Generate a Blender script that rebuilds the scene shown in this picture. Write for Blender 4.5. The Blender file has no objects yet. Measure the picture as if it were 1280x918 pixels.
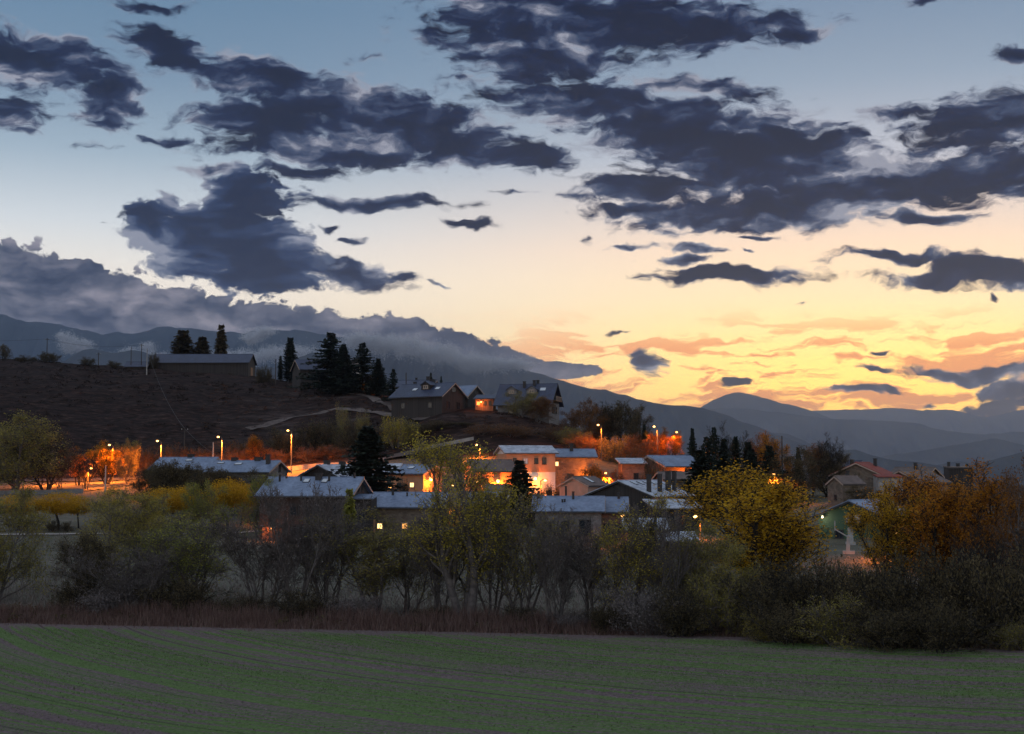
import bpy, bmesh, math, random
import numpy as np
from mathutils import Vector, Matrix

# ---------------------------------------------------------------- camera
scene = bpy.context.scene
COL = scene.collection
F_PX, CX, CY, HORIZON = 1758.0, 640.0, 459.0, 590.0     # photograph: 1280 x 918
CAM_Z = 12.0
PITCH = math.atan((HORIZON - CY) / F_PX)
cam_data = bpy.data.cameras.new("camera")
cam_data.sensor_width = 36.0
cam_data.lens = 36.0 * F_PX / 1280.0
cam_data.clip_end = 60000.0
cam_data.clip_start = 0.5
cam = bpy.data.objects.new("camera", cam_data)
cam.location = (0, 0, CAM_Z)
cam.rotation_euler = (math.pi / 2 + PITCH, 0, 0)
COL.objects.link(cam)
scene.camera = cam

def ray(px, py):
    xc, yc = (px - CX) / F_PX, -(py - CY) / F_PX
    return (xc, math.cos(PITCH) - yc * math.sin(PITCH), math.sin(PITCH) + yc * math.cos(PITCH))
def at(px, py, Y):
    d = ray(px, py)
    s = Y / d[1]
    return Vector((d[0] * s, Y, CAM_Z + d[2] * s))
def xz(px, Y):                       # x of an image column at a depth, near the horizon
    return at(px, HORIZON, Y).x
def zz(py, Y):
    return at(CX, py, Y).z
def azel(px, py):
    d = ray(px, py)
    return math.degrees(math.atan2(d[0], d[1])), math.degrees(math.atan2(d[2], math.hypot(d[0], d[1])))

# ---------------------------------------------------------------- render settings
scene.render.engine = 'CYCLES'
scene.view_settings.view_transform = 'Standard'
scene.view_settings.look = 'None'
scene.view_settings.exposure = 0.4
scene.view_settings.gamma = 1.0
scene.cycles.use_denoising = True
scene.cycles.max_bounces = 5
scene.cycles.diffuse_bounces = 3
scene.cycles.glossy_bounces = 2
scene.cycles.transmission_bounces = 2
scene.cycles.volume_bounces = 1
scene.cycles.transparent_max_bounces = 6
scene.cycles.sample_clamp_indirect = 3.0
scene.cycles.caustics_reflective = False
scene.cycles.caustics_refractive = False

def lin(r, g, b):
    f = lambda c: c / 12.92 if c <= 0.04045 else ((c + 0.055) / 1.055) ** 2.4
    return (f(r / 255), f(g / 255), f(b / 255), 1.0)

# ---------------------------------------------------------------- node helper
class NT:
    def __init__(self, tree):
        self.t = tree
        self.n, self.l = tree.nodes, tree.links
    def node(self, kind, **kw):
        nd = self.n.new(kind)
        for k, v in kw.items():
            setattr(nd, k, v)
        return nd
    def set(self, sock, v):
        if hasattr(v, 'is_linked'):
            self.l.new(v, sock)
        else:
            sock.default_value = v
    def math(self, op, a, b=0.0, c=0.0, clamp=False):
        nd = self.node('ShaderNodeMath', operation=op, use_clamp=clamp)
        for i, v in enumerate((a, b, c)):
            self.set(nd.inputs[i], v)
        return nd.outputs[0]
    def vmath(self, op, a, b=(0, 0, 0)):
        nd = self.node('ShaderNodeVectorMath', operation=op)
        self.set(nd.inputs[0], a); self.set(nd.inputs[1], b)
        return nd.outputs['Value'] if op in ('LENGTH', 'DOT_PRODUCT', 'DISTANCE') else nd.outputs['Vector']
    def smooth(self, v, a, b, lo=0.0, hi=1.0):
        nd = self.node('ShaderNodeMapRange', interpolation_type='SMOOTHSTEP')
        self.set(nd.inputs[0], v)
        for i, q in enumerate((a, b, lo, hi)):
            self.set(nd.inputs[i + 1], q)
        return nd.outputs[0]
    def noise(self, vec, scale, detail=4, rough=0.55, dims='3D', dist=0.0, out=0):
        nd = self.node('ShaderNodeTexNoise', noise_dimensions=dims)
        self.set(nd.inputs['Vector'], vec) if dims != '1D' else self.set(nd.inputs['W'], vec)
        nd.inputs['Scale'].default_value = scale
        nd.inputs['Detail'].default_value = detail
        nd.inputs['Roughness'].default_value = rough
        nd.inputs['Distortion'].default_value = dist
        return nd.outputs[out]
    def ramp(self, v, stops, interp='LINEAR'):
        nd = self.node('ShaderNodeValToRGB')
        cr = nd.color_ramp
        cr.interpolation = interp
        while len(cr.elements) < len(stops):
            cr.elements.new(0.5)
        for e, (p, c) in zip(cr.elements, stops):
            e.position = p; e.color = c
        self.set(nd.inputs[0], v)
        return nd.outputs[0]
    def mix(self, f, a, b, blend='MIX'):
        nd = self.node('ShaderNodeMix', data_type='RGBA', blend_type=blend)
        self.set(nd.inputs[0], f); self.set(nd.inputs[6], a); self.set(nd.inputs[7], b)
        return nd.outputs[2]
    def scalevec(self, v, s):
        return self.vmath('MULTIPLY', v, s)

# ---------------------------------------------------------------- world: dusk sky with clouds
world = bpy.data.worlds.new("World")
scene.world = world
world.use_nodes = True
W = NT(world.node_tree)
W.n.clear()
SUN_AZ = 15.0
tc = W.node('ShaderNodeTexCoord').outputs['Generated']
sep = W.node('ShaderNodeSeparateXYZ'); W.l.new(tc, sep.inputs[0])
AZ = W.math('MULTIPLY', W.math('ARCTAN2', sep.outputs[0], sep.outputs[1]), 57.29578)
EL = W.math('MULTIPLY', W.math('ARCSINE', sep.outputs[2]), 57.29578)
cmb = W.node('ShaderNodeCombineXYZ')
W.l.new(AZ, cmb.inputs[0]); W.l.new(EL, cmb.inputs[1])
P = cmb.outputs[0]
def el_stops(lst):
    return [(min(1.0, (e + 5.0) / 65.0), lin(*c)) for e, c in lst]
eln = W.math('DIVIDE', W.math('ADD', EL, 5.0), 65.0, clamp=True)
far = W.ramp(eln, el_stops([(0, (226, 200, 172)), (4, (240, 222, 196)), (7.7, (234, 226, 214)), (9.8, (206, 212, 216)),
                            (12.5, (160, 180, 196)), (15.5, (124, 152, 178)), (18.4, (104, 138, 168)), (26, (122, 145, 168)), (60, (158, 164, 176))]))
west = W.ramp(eln, el_stops([(0, (255, 214, 110)), (2.4, (255, 226, 122)), (4.6, (255, 228, 148)), (6.8, (255, 230, 180)), (9.0, (247, 219, 190)),
                             (12.5, (188, 196, 208)), (15.5, (148, 171, 193)), (18.4, (122, 150, 178)), (26, (126, 148, 170)), (60, (158, 164, 176))]))  # both ramps turn paler again overhead, out of view, to light the ground
daz = W.math('ABSOLUTE', W.math('SUBTRACT', AZ, SUN_AZ))
daz = W.math('MINIMUM', daz, W.math('SUBTRACT', 360.0, daz))
sky = W.mix(W.smooth(daz, 30.0, 2.0), far, west)
glow = W.math('MULTIPLY', W.smooth(daz, 22.0, 1.0), W.smooth(EL, 7.5, 1.0))
sky = W.mix(W.math('MULTIPLY', glow, 1.0), sky, W.vmath('MULTIPLY', sky, (2.7, 1.84, 0.85)))
anti_fill = W.smooth(daz, 38.0, 110.0, 1.0, 1.75)  # unseen sky away from the sunset brightened as fill for ground and trees
sky = W.mix(1.0, sky, anti_fill, 'MULTIPLY')
nish = W.node('ShaderNodeTexSky', sky_type='NISHITA')
nish.sun_disc = False
nish.sun_elevation = math.radians(1.0)
nish.sun_rotation = math.radians(SUN_AZ)
nish.dust_density = 2.0
sky = W.vmath('ADD', W.mix(1.0, sky, W.smooth(EL, 6.0, 17.0, 1.04, 0.72), 'MULTIPLY'), W.vmath('MULTIPLY', nish.outputs[0], (0.012, 0.012, 0.012)))

# cloud fields: warped direction space, so that outlines break up
w1 = W.noise(W.vmath('MULTIPLY', P, (1, 1.5, 0)), 0.22, 4, 0.6, dims='2D', out=1)
w1c = W.vmath('SUBTRACT', w1, (0.5, 0.5, 0.5))
# thin pink streaks low over the sunset
ps = W.vmath('MULTIPLY', P, (0.16, 1.0, 0))
ps = W.vmath('ADD', ps, W.vmath('MULTIPLY', w1, (0.9, 1.7, 0)))
st = W.noise(ps, 1.25, 4, 0.62, dims='2D')
stm = W.math('MULTIPLY', W.smooth(st, 0.47, 0.60), W.math('MULTIPLY', W.smooth(EL, 7.0, 4.6), W.smooth(daz, 22.0, 9.0)))
sky = W.mix(W.math('MULTIPLY', stm, 0.85), sky, lin(255, 150, 84))

PB = W.vmath('ADD', P, W.vmath('MULTIPLY', w1c, (1.0, 0.4, 0)))
PW = W.vmath('ADD', P, W.vmath('MULTIPLY', w1c, (3.0, 1.5, 0)))
def rotated(p, deg):
    a = math.radians(-deg)
    c = W.node('ShaderNodeCombineXYZ')
    W.l.new(W.vmath('DOT_PRODUCT', p, (math.cos(a), math.sin(a), 0)), c.inputs[0])
    W.l.new(W.vmath('DOT_PRODUCT', p, (-math.sin(a), math.cos(a), 0)), c.inputs[1])
    return c.outputs[0]
TILTS = {0: PW, 8: rotated(PW, 8), -7: rotated(PW, -7), 20: rotated(PW, 20)}
TILTS_B = {0: PB, 8: rotated(PB, 8)}
CLOUDS = [  # px, py, rx, ry, tilt
    (735, 32, 235, 52), (640, 18, 110, 52), (880, 38, 165, 30, 3), (690, 72, 135, 28), (560, 50, 45, 22, 40, .7), (590, 100, 60, 12, 0, .55), (1000, 40, 50, 13),
    (50, 75, 120, 42, 8), (185, 5, 75, 12, 0, .7), (205, 62, 70, 28, 15), (135, 125, 52, 40), (10, 142, 65, 32, 0, .8), (120, 178, 60, 9, 0, .5), (40, 168, 40, 10, 0, .55),
    (335, 105, 145, 30, 5), (485, 150, 210, 45, 9), (335, 152, 115, 30), (420, 185, 190, 24, 2), (590, 185, 130, 22, 6), (672, 197, 50, 16), (215, 170, 50, 12, 0, .8), (470, 75, 60, 14, 0, .5),
    (262, 208, 70, 11, 0, .8), (375, 212, 62, 12, 0, .9), (470, 256, 125, 14, 1), (430, 344, 90, 18, 7), (545, 355, 28, 4, 0, .8), (595, 279, 38, 8, 0, .8), (412, 291, 24, 10, 0, .7), (438, 308, 30, 6, 0, .6),
    (740, 130, 160, 36, 10), (850, 165, 185, 48, 8), (940, 205, 180, 58, 6), (1010, 185, 105, 50, 18), (1100, 228, 165, 38), (1235, 218, 120, 42), (1245, 148, 130, 38, -6), (1130, 140, 75, 16, 0, .8),
    (960, 265, 240, 30, 2), (805, 236, 115, 22), (1160, 275, 62, 12), (800, 262, 90, 10), (1050, 245, 210, 30), (885, 112, 100, 18, 8), (960, 298, 50, 5, 0, .8), (1075, 180, 40, 30, 20, .7), (680, 205, 45, 14),
    (785, 308, 45, 6, 0, .8), (868, 312, 45, 7, 8), (850, 325, 35, 8), (905, 346, 125, 13, 1), (868, 341, 50, 10), (727, 297, 14, 14, 0, .6), (1115, 321, 85, 9, 1), (1220, 333, 80, 17, 2), (1185, 345, 110, 13), (1270, 348, 70, 16), (935, 316, 20, 4, 0, .6),
    (1230, 371, 8, 8, 0, .8), (1275, 66, 45, 14, 0, .9), (1155, 2, 40, 8, 0, .7), (640, 240, 60, 6, 0, .5),
    (808, 457, 30, 20), (925, 484, 24, 8), (1075, 492, 30, 7), (1102, 490, 14, 6), (1235, 466, 100, 12), (1190, 464, 60, 8, 5), (1270, 487, 50, 15), (1252, 509, 60, 13, -8), (1152, 507, 22, 6, 0, .8), (1118, 442, 18, 5, 0, .8), (1095, 460, 24, 6, 0, .7),
    (770, 408, 30, 4, 0, .6), (995, 378, 20, 8, 0, .35),
]
CUMULUS = [(302, 252, 66, 44), (250, 300, 105, 48, 12), (312, 308, 90, 52, 28), (178, 284, 36, 34), (330, 348, 65, 24)]
BANK = [(-60, 370, 140, 85), (30, 382, 130, 76, 6), (130, 400, 120, 66, 10), (225, 418, 110, 58, 8), (320, 430, 110, 58, 4), (410, 436, 100, 50, 6), (490, 436, 90, 46, 10),
        (565, 448, 80, 38, 16), (620, 458, 70, 26, 12), (690, 463, 60, 12, 4), (560, 480, 200, 30, 8), (90, 335, 40, 14), (110, 440, 300, 60)]

fbm = W.noise(W.vmath('MULTIPLY', PW, (0.55, 1.4, 0)), 1.5, 6, 0.6, dims='2D')
fb0 = W.math('SUBTRACT', fbm, 0.5)
lump = W.noise(W.vmath('MULTIPLY', PW, (0.5, 1.9, 0)), 0.5, 3, 0.5, dims='2D')
lp0 = W.math('SUBTRACT', lump, 0.5)
bn = W.noise(W.vmath('MULTIPLY', PB, (1, 1.25, 0)), 0.75, 4, 0.55, dims='2D')
billow = W.math('SUBTRACT', W.math('MULTIPLY', W.math('ABSOLUTE', W.math('SUBTRACT', bn, 0.5)), 3.0), 0.22)
def blob_field(G, lst, grow, tilts):
    acc = None
    for b in lst:
        px, py, rx, ry = b[:4]
        rot = b[4] if len(b) > 4 else 0.0
        amp = b[5] if len(b) > 5 else 1.0
        key = min(tilts, key=lambda t: abs(t - rot))
        a, e = azel(px, py)
        r = math.radians(-key)
        u, v = a * math.cos(r) + e * math.sin(r), -a * math.sin(r) + e * math.cos(r)
        k = grow * (0.4 + 0.6 * amp)
        sx, sy = 30.7 / rx / k, 30.7 / ry / k
        nd = G.node('ShaderNodeVectorMath', operation='MULTIPLY_ADD')
        G.l.new(tilts[key], nd.inputs[0])
        nd.inputs[1].default_value = (sx, sy, 0)
        nd.inputs[2].default_value = (-u * sx, -v * sy, 0)
        d = G.vmath('LENGTH', nd.outputs[0])
        if amp != 1.0:
            d = G.math('MULTIPLY_ADD', d, amp, 1.0 - amp)
        acc = d if acc is None else G.math('SMOOTH_MIN', acc, d, 0.16)
    return G.math('SUBTRACT', 1.0, acc, clamp=True)
def in_tile(b, tile, grow, slack):
    a, e = azel(b[0], b[1])
    rx, ry = b[2] / 30.7 * grow, b[3] / 30.7 * grow
    if len(b) > 4:
        t = abs(math.sin(math.radians(b[4])))
        rx, ry = rx + ry * t, ry + rx * t
    return a + rx + slack > tile[0] and a - rx - slack < tile[1] and e + ry + slack > tile[2] and e - ry - slack < tile[3]
def background(col):
    b = W.node('ShaderNodeBackground')
    W.set(b.inputs[0], col)
    return b.outputs[0]
# the sky outside the picture goes on under thinner, paler cloud, made so to lift the ground light; the two meet in a soft seam
amb = W.noise(W.vmath('MULTIPLY', P, (1, 1.8, 0)), 0.075, 5, 0.55, dims='2D')
ambm = W.math('MULTIPLY', W.smooth(amb, 0.52, 0.68), W.smooth(EL, 2.0, 7.0))
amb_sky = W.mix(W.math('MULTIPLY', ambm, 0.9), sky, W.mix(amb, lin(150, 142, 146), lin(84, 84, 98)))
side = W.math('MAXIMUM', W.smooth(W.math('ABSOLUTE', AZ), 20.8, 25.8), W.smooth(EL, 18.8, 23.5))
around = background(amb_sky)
GROUP_IN = [('P0', PW), ('P8', TILTS[8]), ('Pm7', TILTS[-7]), ('P20', TILTS[20]), ('B0', PB), ('B8', TILTS_B[8]), ('fb0', fb0), ('lp0', lp0), ('billow', billow), ('sky', sky)]
def tile_sky(tile):
    bank = [b for b in BANK if in_tile(b, tile, 1.12, 0.9)]
    cl = [b for b in CLOUDS if in_tile(b, tile, 1.3, 1.2)]
    cu = [b for b in CUMULUS if in_tile(b, tile, 1.35, 1.2)]
    tree = bpy.data.node_groups.new('sky_tile', 'ShaderNodeTree')
    for nm, sk in GROUP_IN:
        tree.interface.new_socket(nm, in_out='INPUT', socket_type='NodeSocketVector' if nm[0] in 'PB' else 'NodeSocketColor' if nm == 'sky' else 'NodeSocketFloat')
    tree.interface.new_socket('Color', in_out='OUTPUT', socket_type='NodeSocketColor')
    G = NT(tree)
    gi = G.node('NodeGroupInput').outputs
    tl = {0: gi['P0'], 8: gi['P8'], -7: gi['Pm7'], 20: gi['P20']}
    fb, lp, bi, sk = gi['fb0'], gi['lp0'], gi['billow'], gi['sky']
    if bank:
        f = blob_field(G, bank, 1.14, {0: gi['B0'], 8: gi['B8']})
        D = G.math('SUBTRACT', G.math('ADD', G.math('ADD', G.math('MULTIPLY', f, 2.2), G.math('MULTIPLY', bi, 0.75)), G.math('MULTIPLY', fb, 0.30)), 0.36)
        sh = G.math('ADD', G.math('MULTIPLY', bi, -0.35), G.math('ADD', G.math('MULTIPLY', lp, 1.7), G.math('MULTIPLY_ADD', fb, 0.7, 0.46)))
        c = G.ramp(sh, [(0.0, lin(134, 130, 140)), (0.35, lin(94, 95, 108)), (0.65, lin(56, 62, 80)), (1.0, lin(28, 38, 60))])
        sk = G.mix(G.math('MULTIPLY', G.smooth(D, -0.03, 0.13), G.smooth(f, 0.0, 0.1)), sk, c)
    if cl:
        f = blob_field(G, cl, 1.3, tl)
        D = G.math('SUBTRACT', G.math('ADD', G.math('MULTIPLY', f, 1.45), G.math('MULTIPLY', fb, 1.5)), 0.36)
        core = G.math('ADD', G.math('MULTIPLY', D, 0.75), G.math('ADD', G.math('MULTIPLY_ADD', lp, 2.4, 0.18), G.math('MULTIPLY', fb, 0.35)))
        c = G.ramp(core, [(0.0, lin(140, 142, 154)), (0.2, lin(90, 95, 112)), (0.42, lin(46, 57, 82)), (0.66, lin(8, 19, 50)), (1.0, lin(0, 2, 28))])
        sk = G.mix(G.math('MULTIPLY', G.smooth(D, -0.09, 0.42), G.smooth(f, 0.0, 0.12)), sk, c)
    if cu:
        f = blob_field(G, cu, 1.35, tl)
        D = G.math('SUBTRACT', G.math('ADD', G.math('ADD', G.math('MULTIPLY', f, 1.5), G.math('MULTIPLY', fb, 0.9)), G.math('MULTIPLY', bi, 0.5)), 0.36)
        core = G.math('ADD', G.math('MULTIPLY_ADD', D, 0.85, 0.18), G.math('SUBTRACT', G.math('MULTIPLY', lp, 3.0), G.math('MULTIPLY', bi, 0.25)))
        c = G.ramp(core, [(0.0, lin(132, 136, 150)), (0.25, lin(80, 90, 112)), (0.55, lin(26, 42, 74)), (1.0, lin(0, 8, 38))])
        sk = G.mix(G.math('MULTIPLY', G.smooth(D, -0.05, 0.22), G.smooth(f, 0.0, 0.12)), sk, c)
    G.l.new(sk, G.node('NodeGroupOutput').inputs[0])
    gn = W.node('ShaderNodeGroup')
    gn.node_tree = tree
    for nm, so in GROUP_IN:
        W.l.new(so, gn.inputs[nm])
    return background(W.mix(side, gn.outputs[0], amb_sky))
def choose(factor, lo, hi):
    m = W.node('ShaderNodeMixShader')
    W.set(m.inputs[0], factor)
    W.l.new(lo, m.inputs[1]); W.l.new(hi, m.inputs[2])
    return m.outputs[0]
def split(azs, e0, e1):
    if len(azs) == 2:
        return tile_sky((azs[0], azs[1], e0, e1))
    k = len(azs) // 2
    return choose(W.math('GREATER_THAN', AZ, azs[k]), split(azs[:k + 1], e0, e1), split(azs[k:], e0, e1))
AZS = [-27, -13, -6.5, 0, 7, 27]
front = choose(W.math('GREATER_THAN', EL, 9.0), split(AZS, -1, 9.0), split(AZS, 9.0, 25))
below = background(lin(60, 58, 60))
inside = W.math('MULTIPLY', W.math('LESS_THAN', W.math('ABSOLUTE', AZ), 25.9), W.math('LESS_THAN', EL, 23.6))
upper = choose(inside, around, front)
wo = W.node('ShaderNodeOutputWorld')
W.l.new(choose(W.math('GREATER_THAN', EL, -1.0), below, upper), wo.inputs[0])
world.cycles.sampling_method = 'MANUAL'
world.cycles.sample_map_resolution = 512

# ================================================================ helpers
def tag(o, label=None, cat=None, group=None, kind=None):
    for k, v in (('label', label), ('category', cat), ('group', group), ('kind', kind)):
        if v:
            o[k] = v
    return o
def empty(name, loc=(0, 0, 0), rz=0.0, parent=None):
    o = bpy.data.objects.new(name, None)
    o.location = loc
    o.rotation_euler = (0, 0, rz)
    o.empty_display_size = 0.5
    COL.objects.link(o)
    if parent:
        o.parent = parent
    return o
def link(name, me, mat=None, parent=None):
    o = bpy.data.objects.new(name, me)
    COL.objects.link(o)
    if mat is not None and not me.materials:
        me.materials.append(mat)
    if parent:
        o.parent = parent
    return o
def mesh_np(name, V, Fq, smooth=False):
    """V (n,3); Fq a list of index arrays, each (m,3) or (m,4)"""
    me = bpy.data.meshes.new(name)
    V = np.asarray(V, np.float32)
    Fq = [np.asarray(f, np.int32) for f in Fq if len(f)]
    me.vertices.add(len(V))
    me.vertices.foreach_set('co', V.ravel())
    nl = sum(f.size for f in Fq)
    me.loops.add(nl)
    me.loops.foreach_set('vertex_index', np.concatenate([f.ravel() for f in Fq]))
    starts, tot = [], 0
    for f in Fq:
        starts.append(tot + np.arange(len(f), dtype=np.int32) * f.shape[1])
        tot += f.size
    st = np.concatenate(starts)
    me.polygons.add(len(st))
    me.polygons.foreach_set('loop_start', st)
    if smooth:
        me.polygons.foreach_set('use_smooth', np.ones(len(st), bool))
    me.update(calc_edges=True)
    return me
def grid_faces(nx, ny, off=0):
    i = np.arange(nx - 1)[None, :] + np.arange(ny - 1)[:, None] * nx
    i = i.ravel() + off
    return np.stack([i, i + 1, i + 1 + nx, i + nx], 1)
class MB:
    def __init__(self):
        self.V, self.F = [], []
    def add(self, v, f):
        o = len(self.V)
        self.V += [tuple(p) for p in v]
        self.F += [tuple(i + o for i in q) for q in f]
        return self
    def box(self, x0, x1, y0, y1, z0, z1):
        return self.add([(x0, y0, z0), (x1, y0, z0), (x1, y1, z0), (x0, y1, z0), (x0, y0, z1), (x1, y0, z1), (x1, y1, z1), (x0, y1, z1)],
                        [(0, 3, 2, 1), (4, 5, 6, 7), (0, 1, 5, 4), (1, 2, 6, 5), (2, 3, 7, 6), (3, 0, 4, 7)])
    def obox(self, c, ax, ay, az):        # box from centre and three half-axes
        c, ax, ay, az = map(Vector, (c, ax, ay, az))
        v = [c + sx * ax + sy * ay + sz * az for sz in (-1, 1) for sx, sy in ((-1, -1), (1, -1), (1, 1), (-1, 1))]
        return self.add(v, [(0, 3, 2, 1), (4, 5, 6, 7), (0, 1, 5, 4), (1, 2, 6, 5), (2, 3, 7, 6), (3, 0, 4, 7)])
    def tube(self, pts, rad, sides=6, cap=True):
        pts = [Vector(p) for p in pts]
        if not hasattr(rad, '__len__'):
            rad = [rad] * len(pts)
        v, f = [], []
        for i, p in enumerate(pts):
            d = (pts[min(i + 1, len(pts) - 1)] - pts[max(i - 1, 0)]).normalized()
            a = d.cross(Vector((0.31, 0.17, 0.93)) if abs(d.z) < 0.9 else Vector((1, 0, 0))).normalized()
            b = d.cross(a)
            for k in range(sides):
                t = 2 * math.pi * k / sides
                v.append(p + rad[i] * (math.cos(t) * a + math.sin(t) * b))
        for i in range(len(pts) - 1):
            for k in range(sides):
                q = (k + 1) % sides
                f.append((i * sides + k, i * sides + q, (i + 1) * sides + q, (i + 1) * sides + k))
        if cap:
            f.append(tuple(range(sides))[::-1])
            f.append(tuple((len(pts) - 1) * sides + k for k in range(sides)))
        return self.add(v, f)
    def ball(self, c, r, n=8, m=5, sz=1.0):
        pts, rad = [], []
        for i in range(m + 1):
            t = math.pi * i / m
            pts.append(Vector(c) + Vector((0, 0, -math.cos(t) * r * sz)))
            rad.append(max(0.001, math.sin(t) * r))
        return self.tube(pts, rad, n)
    def mesh(self, name):
        me = bpy.data.meshes.new(name)
        me.from_pydata(self.V, [], self.F)
        me.update()
        return me
    def build(self, name, mat, parent=None):
        return link(name, self.mesh(name), mat, parent)
def copy_tree(o, parent=None):
    c = o.copy()
    COL.objects.link(c)
    c.parent = parent
    for ch in list(o.children):
        copy_tree(ch, c)
    return c

# numpy value noise
def _hash(ix, iy, seed):
    n = (ix.astype(np.int64) * 374761393 + iy.astype(np.int64) * 668265263 + seed * 2147483647) & 0xFFFFFFFF
    n = ((n ^ (n >> 13)) * 1274126177) & 0xFFFFFFFF
    return ((n ^ (n >> 16)) & 0xFFFF) / 65535.0
def vnoise(x, y, seed=0):
    x, y = np.broadcast_arrays(np.asarray(x, float), np.asarray(y, float))
    ix, iy = np.floor(x), np.floor(y)
    fx, fy = x - ix, y - iy
    fx, fy = fx * fx * (3 - 2 * fx), fy * fy * (3 - 2 * fy)
    a, b = _hash(ix, iy, seed), _hash(ix + 1, iy, seed)
    c, d = _hash(ix, iy + 1, seed), _hash(ix + 1, iy + 1, seed)
    return (a + (b - a) * fx) * (1 - fy) + (c + (d - c) * fx) * fy
def fbmn(x, y, seed=0, octs=4, gain=0.5):
    s, a, t = 0, 1.0, 0
    for o in range(octs):
        s = s + a * (vnoise(x * 2 ** o, y * 2 ** o, seed + o) - 0.5)
        t += a
        a *= gain
    return s / t * 2

# ================================================================ materials
MATS = {}
def material(name):
    m = bpy.data.materials.new(name)
    m.use_nodes = True
    T = NT(m.node_tree)
    bs = T.n['Principled BSDF']
    MATS[name] = m
    return m, T, bs
def obj_coord(T):
    return T.node('ShaderNodeTexCoord').outputs['Object']
def pos_coord(T):
    return T.node('ShaderNodeNewGeometry').outputs['Position']
def bump(T, bs, h, strength=0.4, dist=0.05):
    b = T.node('ShaderNodeBump')
    b.inputs['Strength'].default_value = strength
    b.inputs['Distance'].default_value = dist
    T.set(b.inputs['Height'], h)
    T.l.new(b.outputs[0], bs.inputs['Normal'])
def c4(r, g, b):
    return (r, g, b, 1.0)
def mottled(name, ca, cb, scale=1.5, rough=0.8, detail=5, bmp=0.3, bdist=0.03, spec=0.3, coord=obj_coord, cc=None):
    m, T, bs = material(name)
    v = coord(T)
    n = T.noise(v, scale, detail, 0.6)
    stops = [(0.3, c4(*ca)), (0.7, c4(*cb))]
    if cc:
        stops = [(0.28, c4(*ca)), (0.5, c4(*cb)), (0.72, c4(*cc))]
    T.l.new(T.ramp(n, stops), bs.inputs['Base Color'])
    bs.inputs['Roughness'].default_value = rough
    bs.inputs['Specular IOR Level'].default_value = spec
    if bmp:
        bump(T, bs, T.noise(v, scale * 6, 3, 0.6), bmp, bdist)
    return m
def emissive(name, col, strength):
    m, T, bs = material(name)
    bs.inputs['Base Color'].default_value = c4(*col)
    bs.inputs['Emission Color'].default_value = c4(*col)
    bs.inputs['Emission Strength'].default_value = strength
    return m

def stone_mat(name, ca, cb, mortar, scale=2.2):
    m, T, bs = material(name)
    v = obj_coord(T)
    vv = T.vmath('MULTIPLY', v, (1, 1, 1.7))
    vo = T.node('ShaderNodeTexVoronoi', feature='DISTANCE_TO_EDGE'); T.l.new(vv, vo.inputs['Vector']); vo.inputs['Scale'].default_value = scale
    vc = T.node('ShaderNodeTexVoronoi'); T.l.new(vv, vc.inputs['Vector']); vc.inputs['Scale'].default_value = scale
    col = T.mix(vc.outputs['Color'], c4(*ca), c4(*cb))
    big = T.noise(v, 0.35, 4, 0.6)
    col = T.mix(T.smooth(vo.outputs[0], 0.0, 0.06), c4(*mortar), col)
    col = T.mix(T.smooth(big, 0.45, 0.75, 0.0, 0.5), col, c4(ca[0] * 0.5, ca[1] * 0.5, ca[2] * 0.5))
    T.l.new(col, bs.inputs['Base Color'])
    bs.inputs['Roughness'].default_value = 0.9
    bump(T, bs, T.smooth(vo.outputs[0], 0.0, 0.12), 0.6, 0.04)
    return m
def roof_mat(name, ca, cb, rough=0.42, course=0.32, frost=None):
    m, T, bs = material(name)
    v = obj_coord(T)
    sp = T.node('ShaderNodeSeparateXYZ'); T.l.new(v, sp.inputs[0])
    row = T.math('FLOOR', T.math('DIVIDE', sp.outputs[1], course))
    xx = T.math('ADD', T.math('DIVIDE', sp.outputs[0], course * 1.1), T.math('MULTIPLY', row, 0.37))
    cell = T.node('ShaderNodeCombineXYZ'); T.l.new(T.math('FLOOR', xx), cell.inputs[0]); T.l.new(row, cell.inputs[1])
    wn = T.node('ShaderNodeTexWhiteNoise', noise_dimensions='2D'); T.l.new(cell.outputs[0], wn.inputs['Vector'])
    big = T.noise(v, 0.5, 5, 0.65)
    f = T.math('ADD', T.math('MULTIPLY', wn.outputs['Value'], 0.22), T.math('MULTIPLY', big, 0.95))
    col = T.ramp(f, [(0.3, c4(*ca)), (0.85, c4(*cb))])
    if frost:
        col = T.mix(T.smooth(T.noise(v, 0.9, 6, 0.7), 0.38, 0.6), col, c4(*frost))
    T.l.new(col, bs.inputs['Base Color'])
    bs.inputs['Roughness'].default_value = rough
    fr = T.math('FRACT', T.math('DIVIDE', sp.outputs[1], course))
    bump(T, bs, T.math('ADD', fr, T.math('MULTIPLY', wn.outputs['Value'], 0.6)), 0.5, 0.03)
    return m
def plank_mat(name, ca, cb, w=0.18, axis=0):
    m, T, bs = material(name)
    v = obj_coord(T)
    sp = T.node('ShaderNodeSeparateXYZ'); T.l.new(v, sp.inputs[0])
    q = T.math('ADD', sp.outputs[0], sp.outputs[1]) if axis == 0 else sp.outputs[2]
    q = T.math('DIVIDE', q, w)
    wn = T.node('ShaderNodeTexWhiteNoise', noise_dimensions='1D'); T.l.new(T.math('FLOOR', q), wn.inputs['W'])
    gr = T.noise(T.vmath('MULTIPLY', v, (9, 9, 0.8) if axis == 0 else (0.8, 0.8, 9)), 1.5, 4, 0.6)
    f = T.math('ADD', T.math('MULTIPLY', wn.outputs['Value'], 0.5), T.math('MULTIPLY', gr, 0.5))
    T.l.new(T.ramp(f, [(0.2, c4(*ca)), (0.8, c4(*cb))]), bs.inputs['Base Color'])
    bs.inputs['Roughness'].default_value = 0.8
    bump(T, bs, T.smooth(T.math('FRACT', q), 0.0, 0.1), 0.5, 0.02)
    return m
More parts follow.
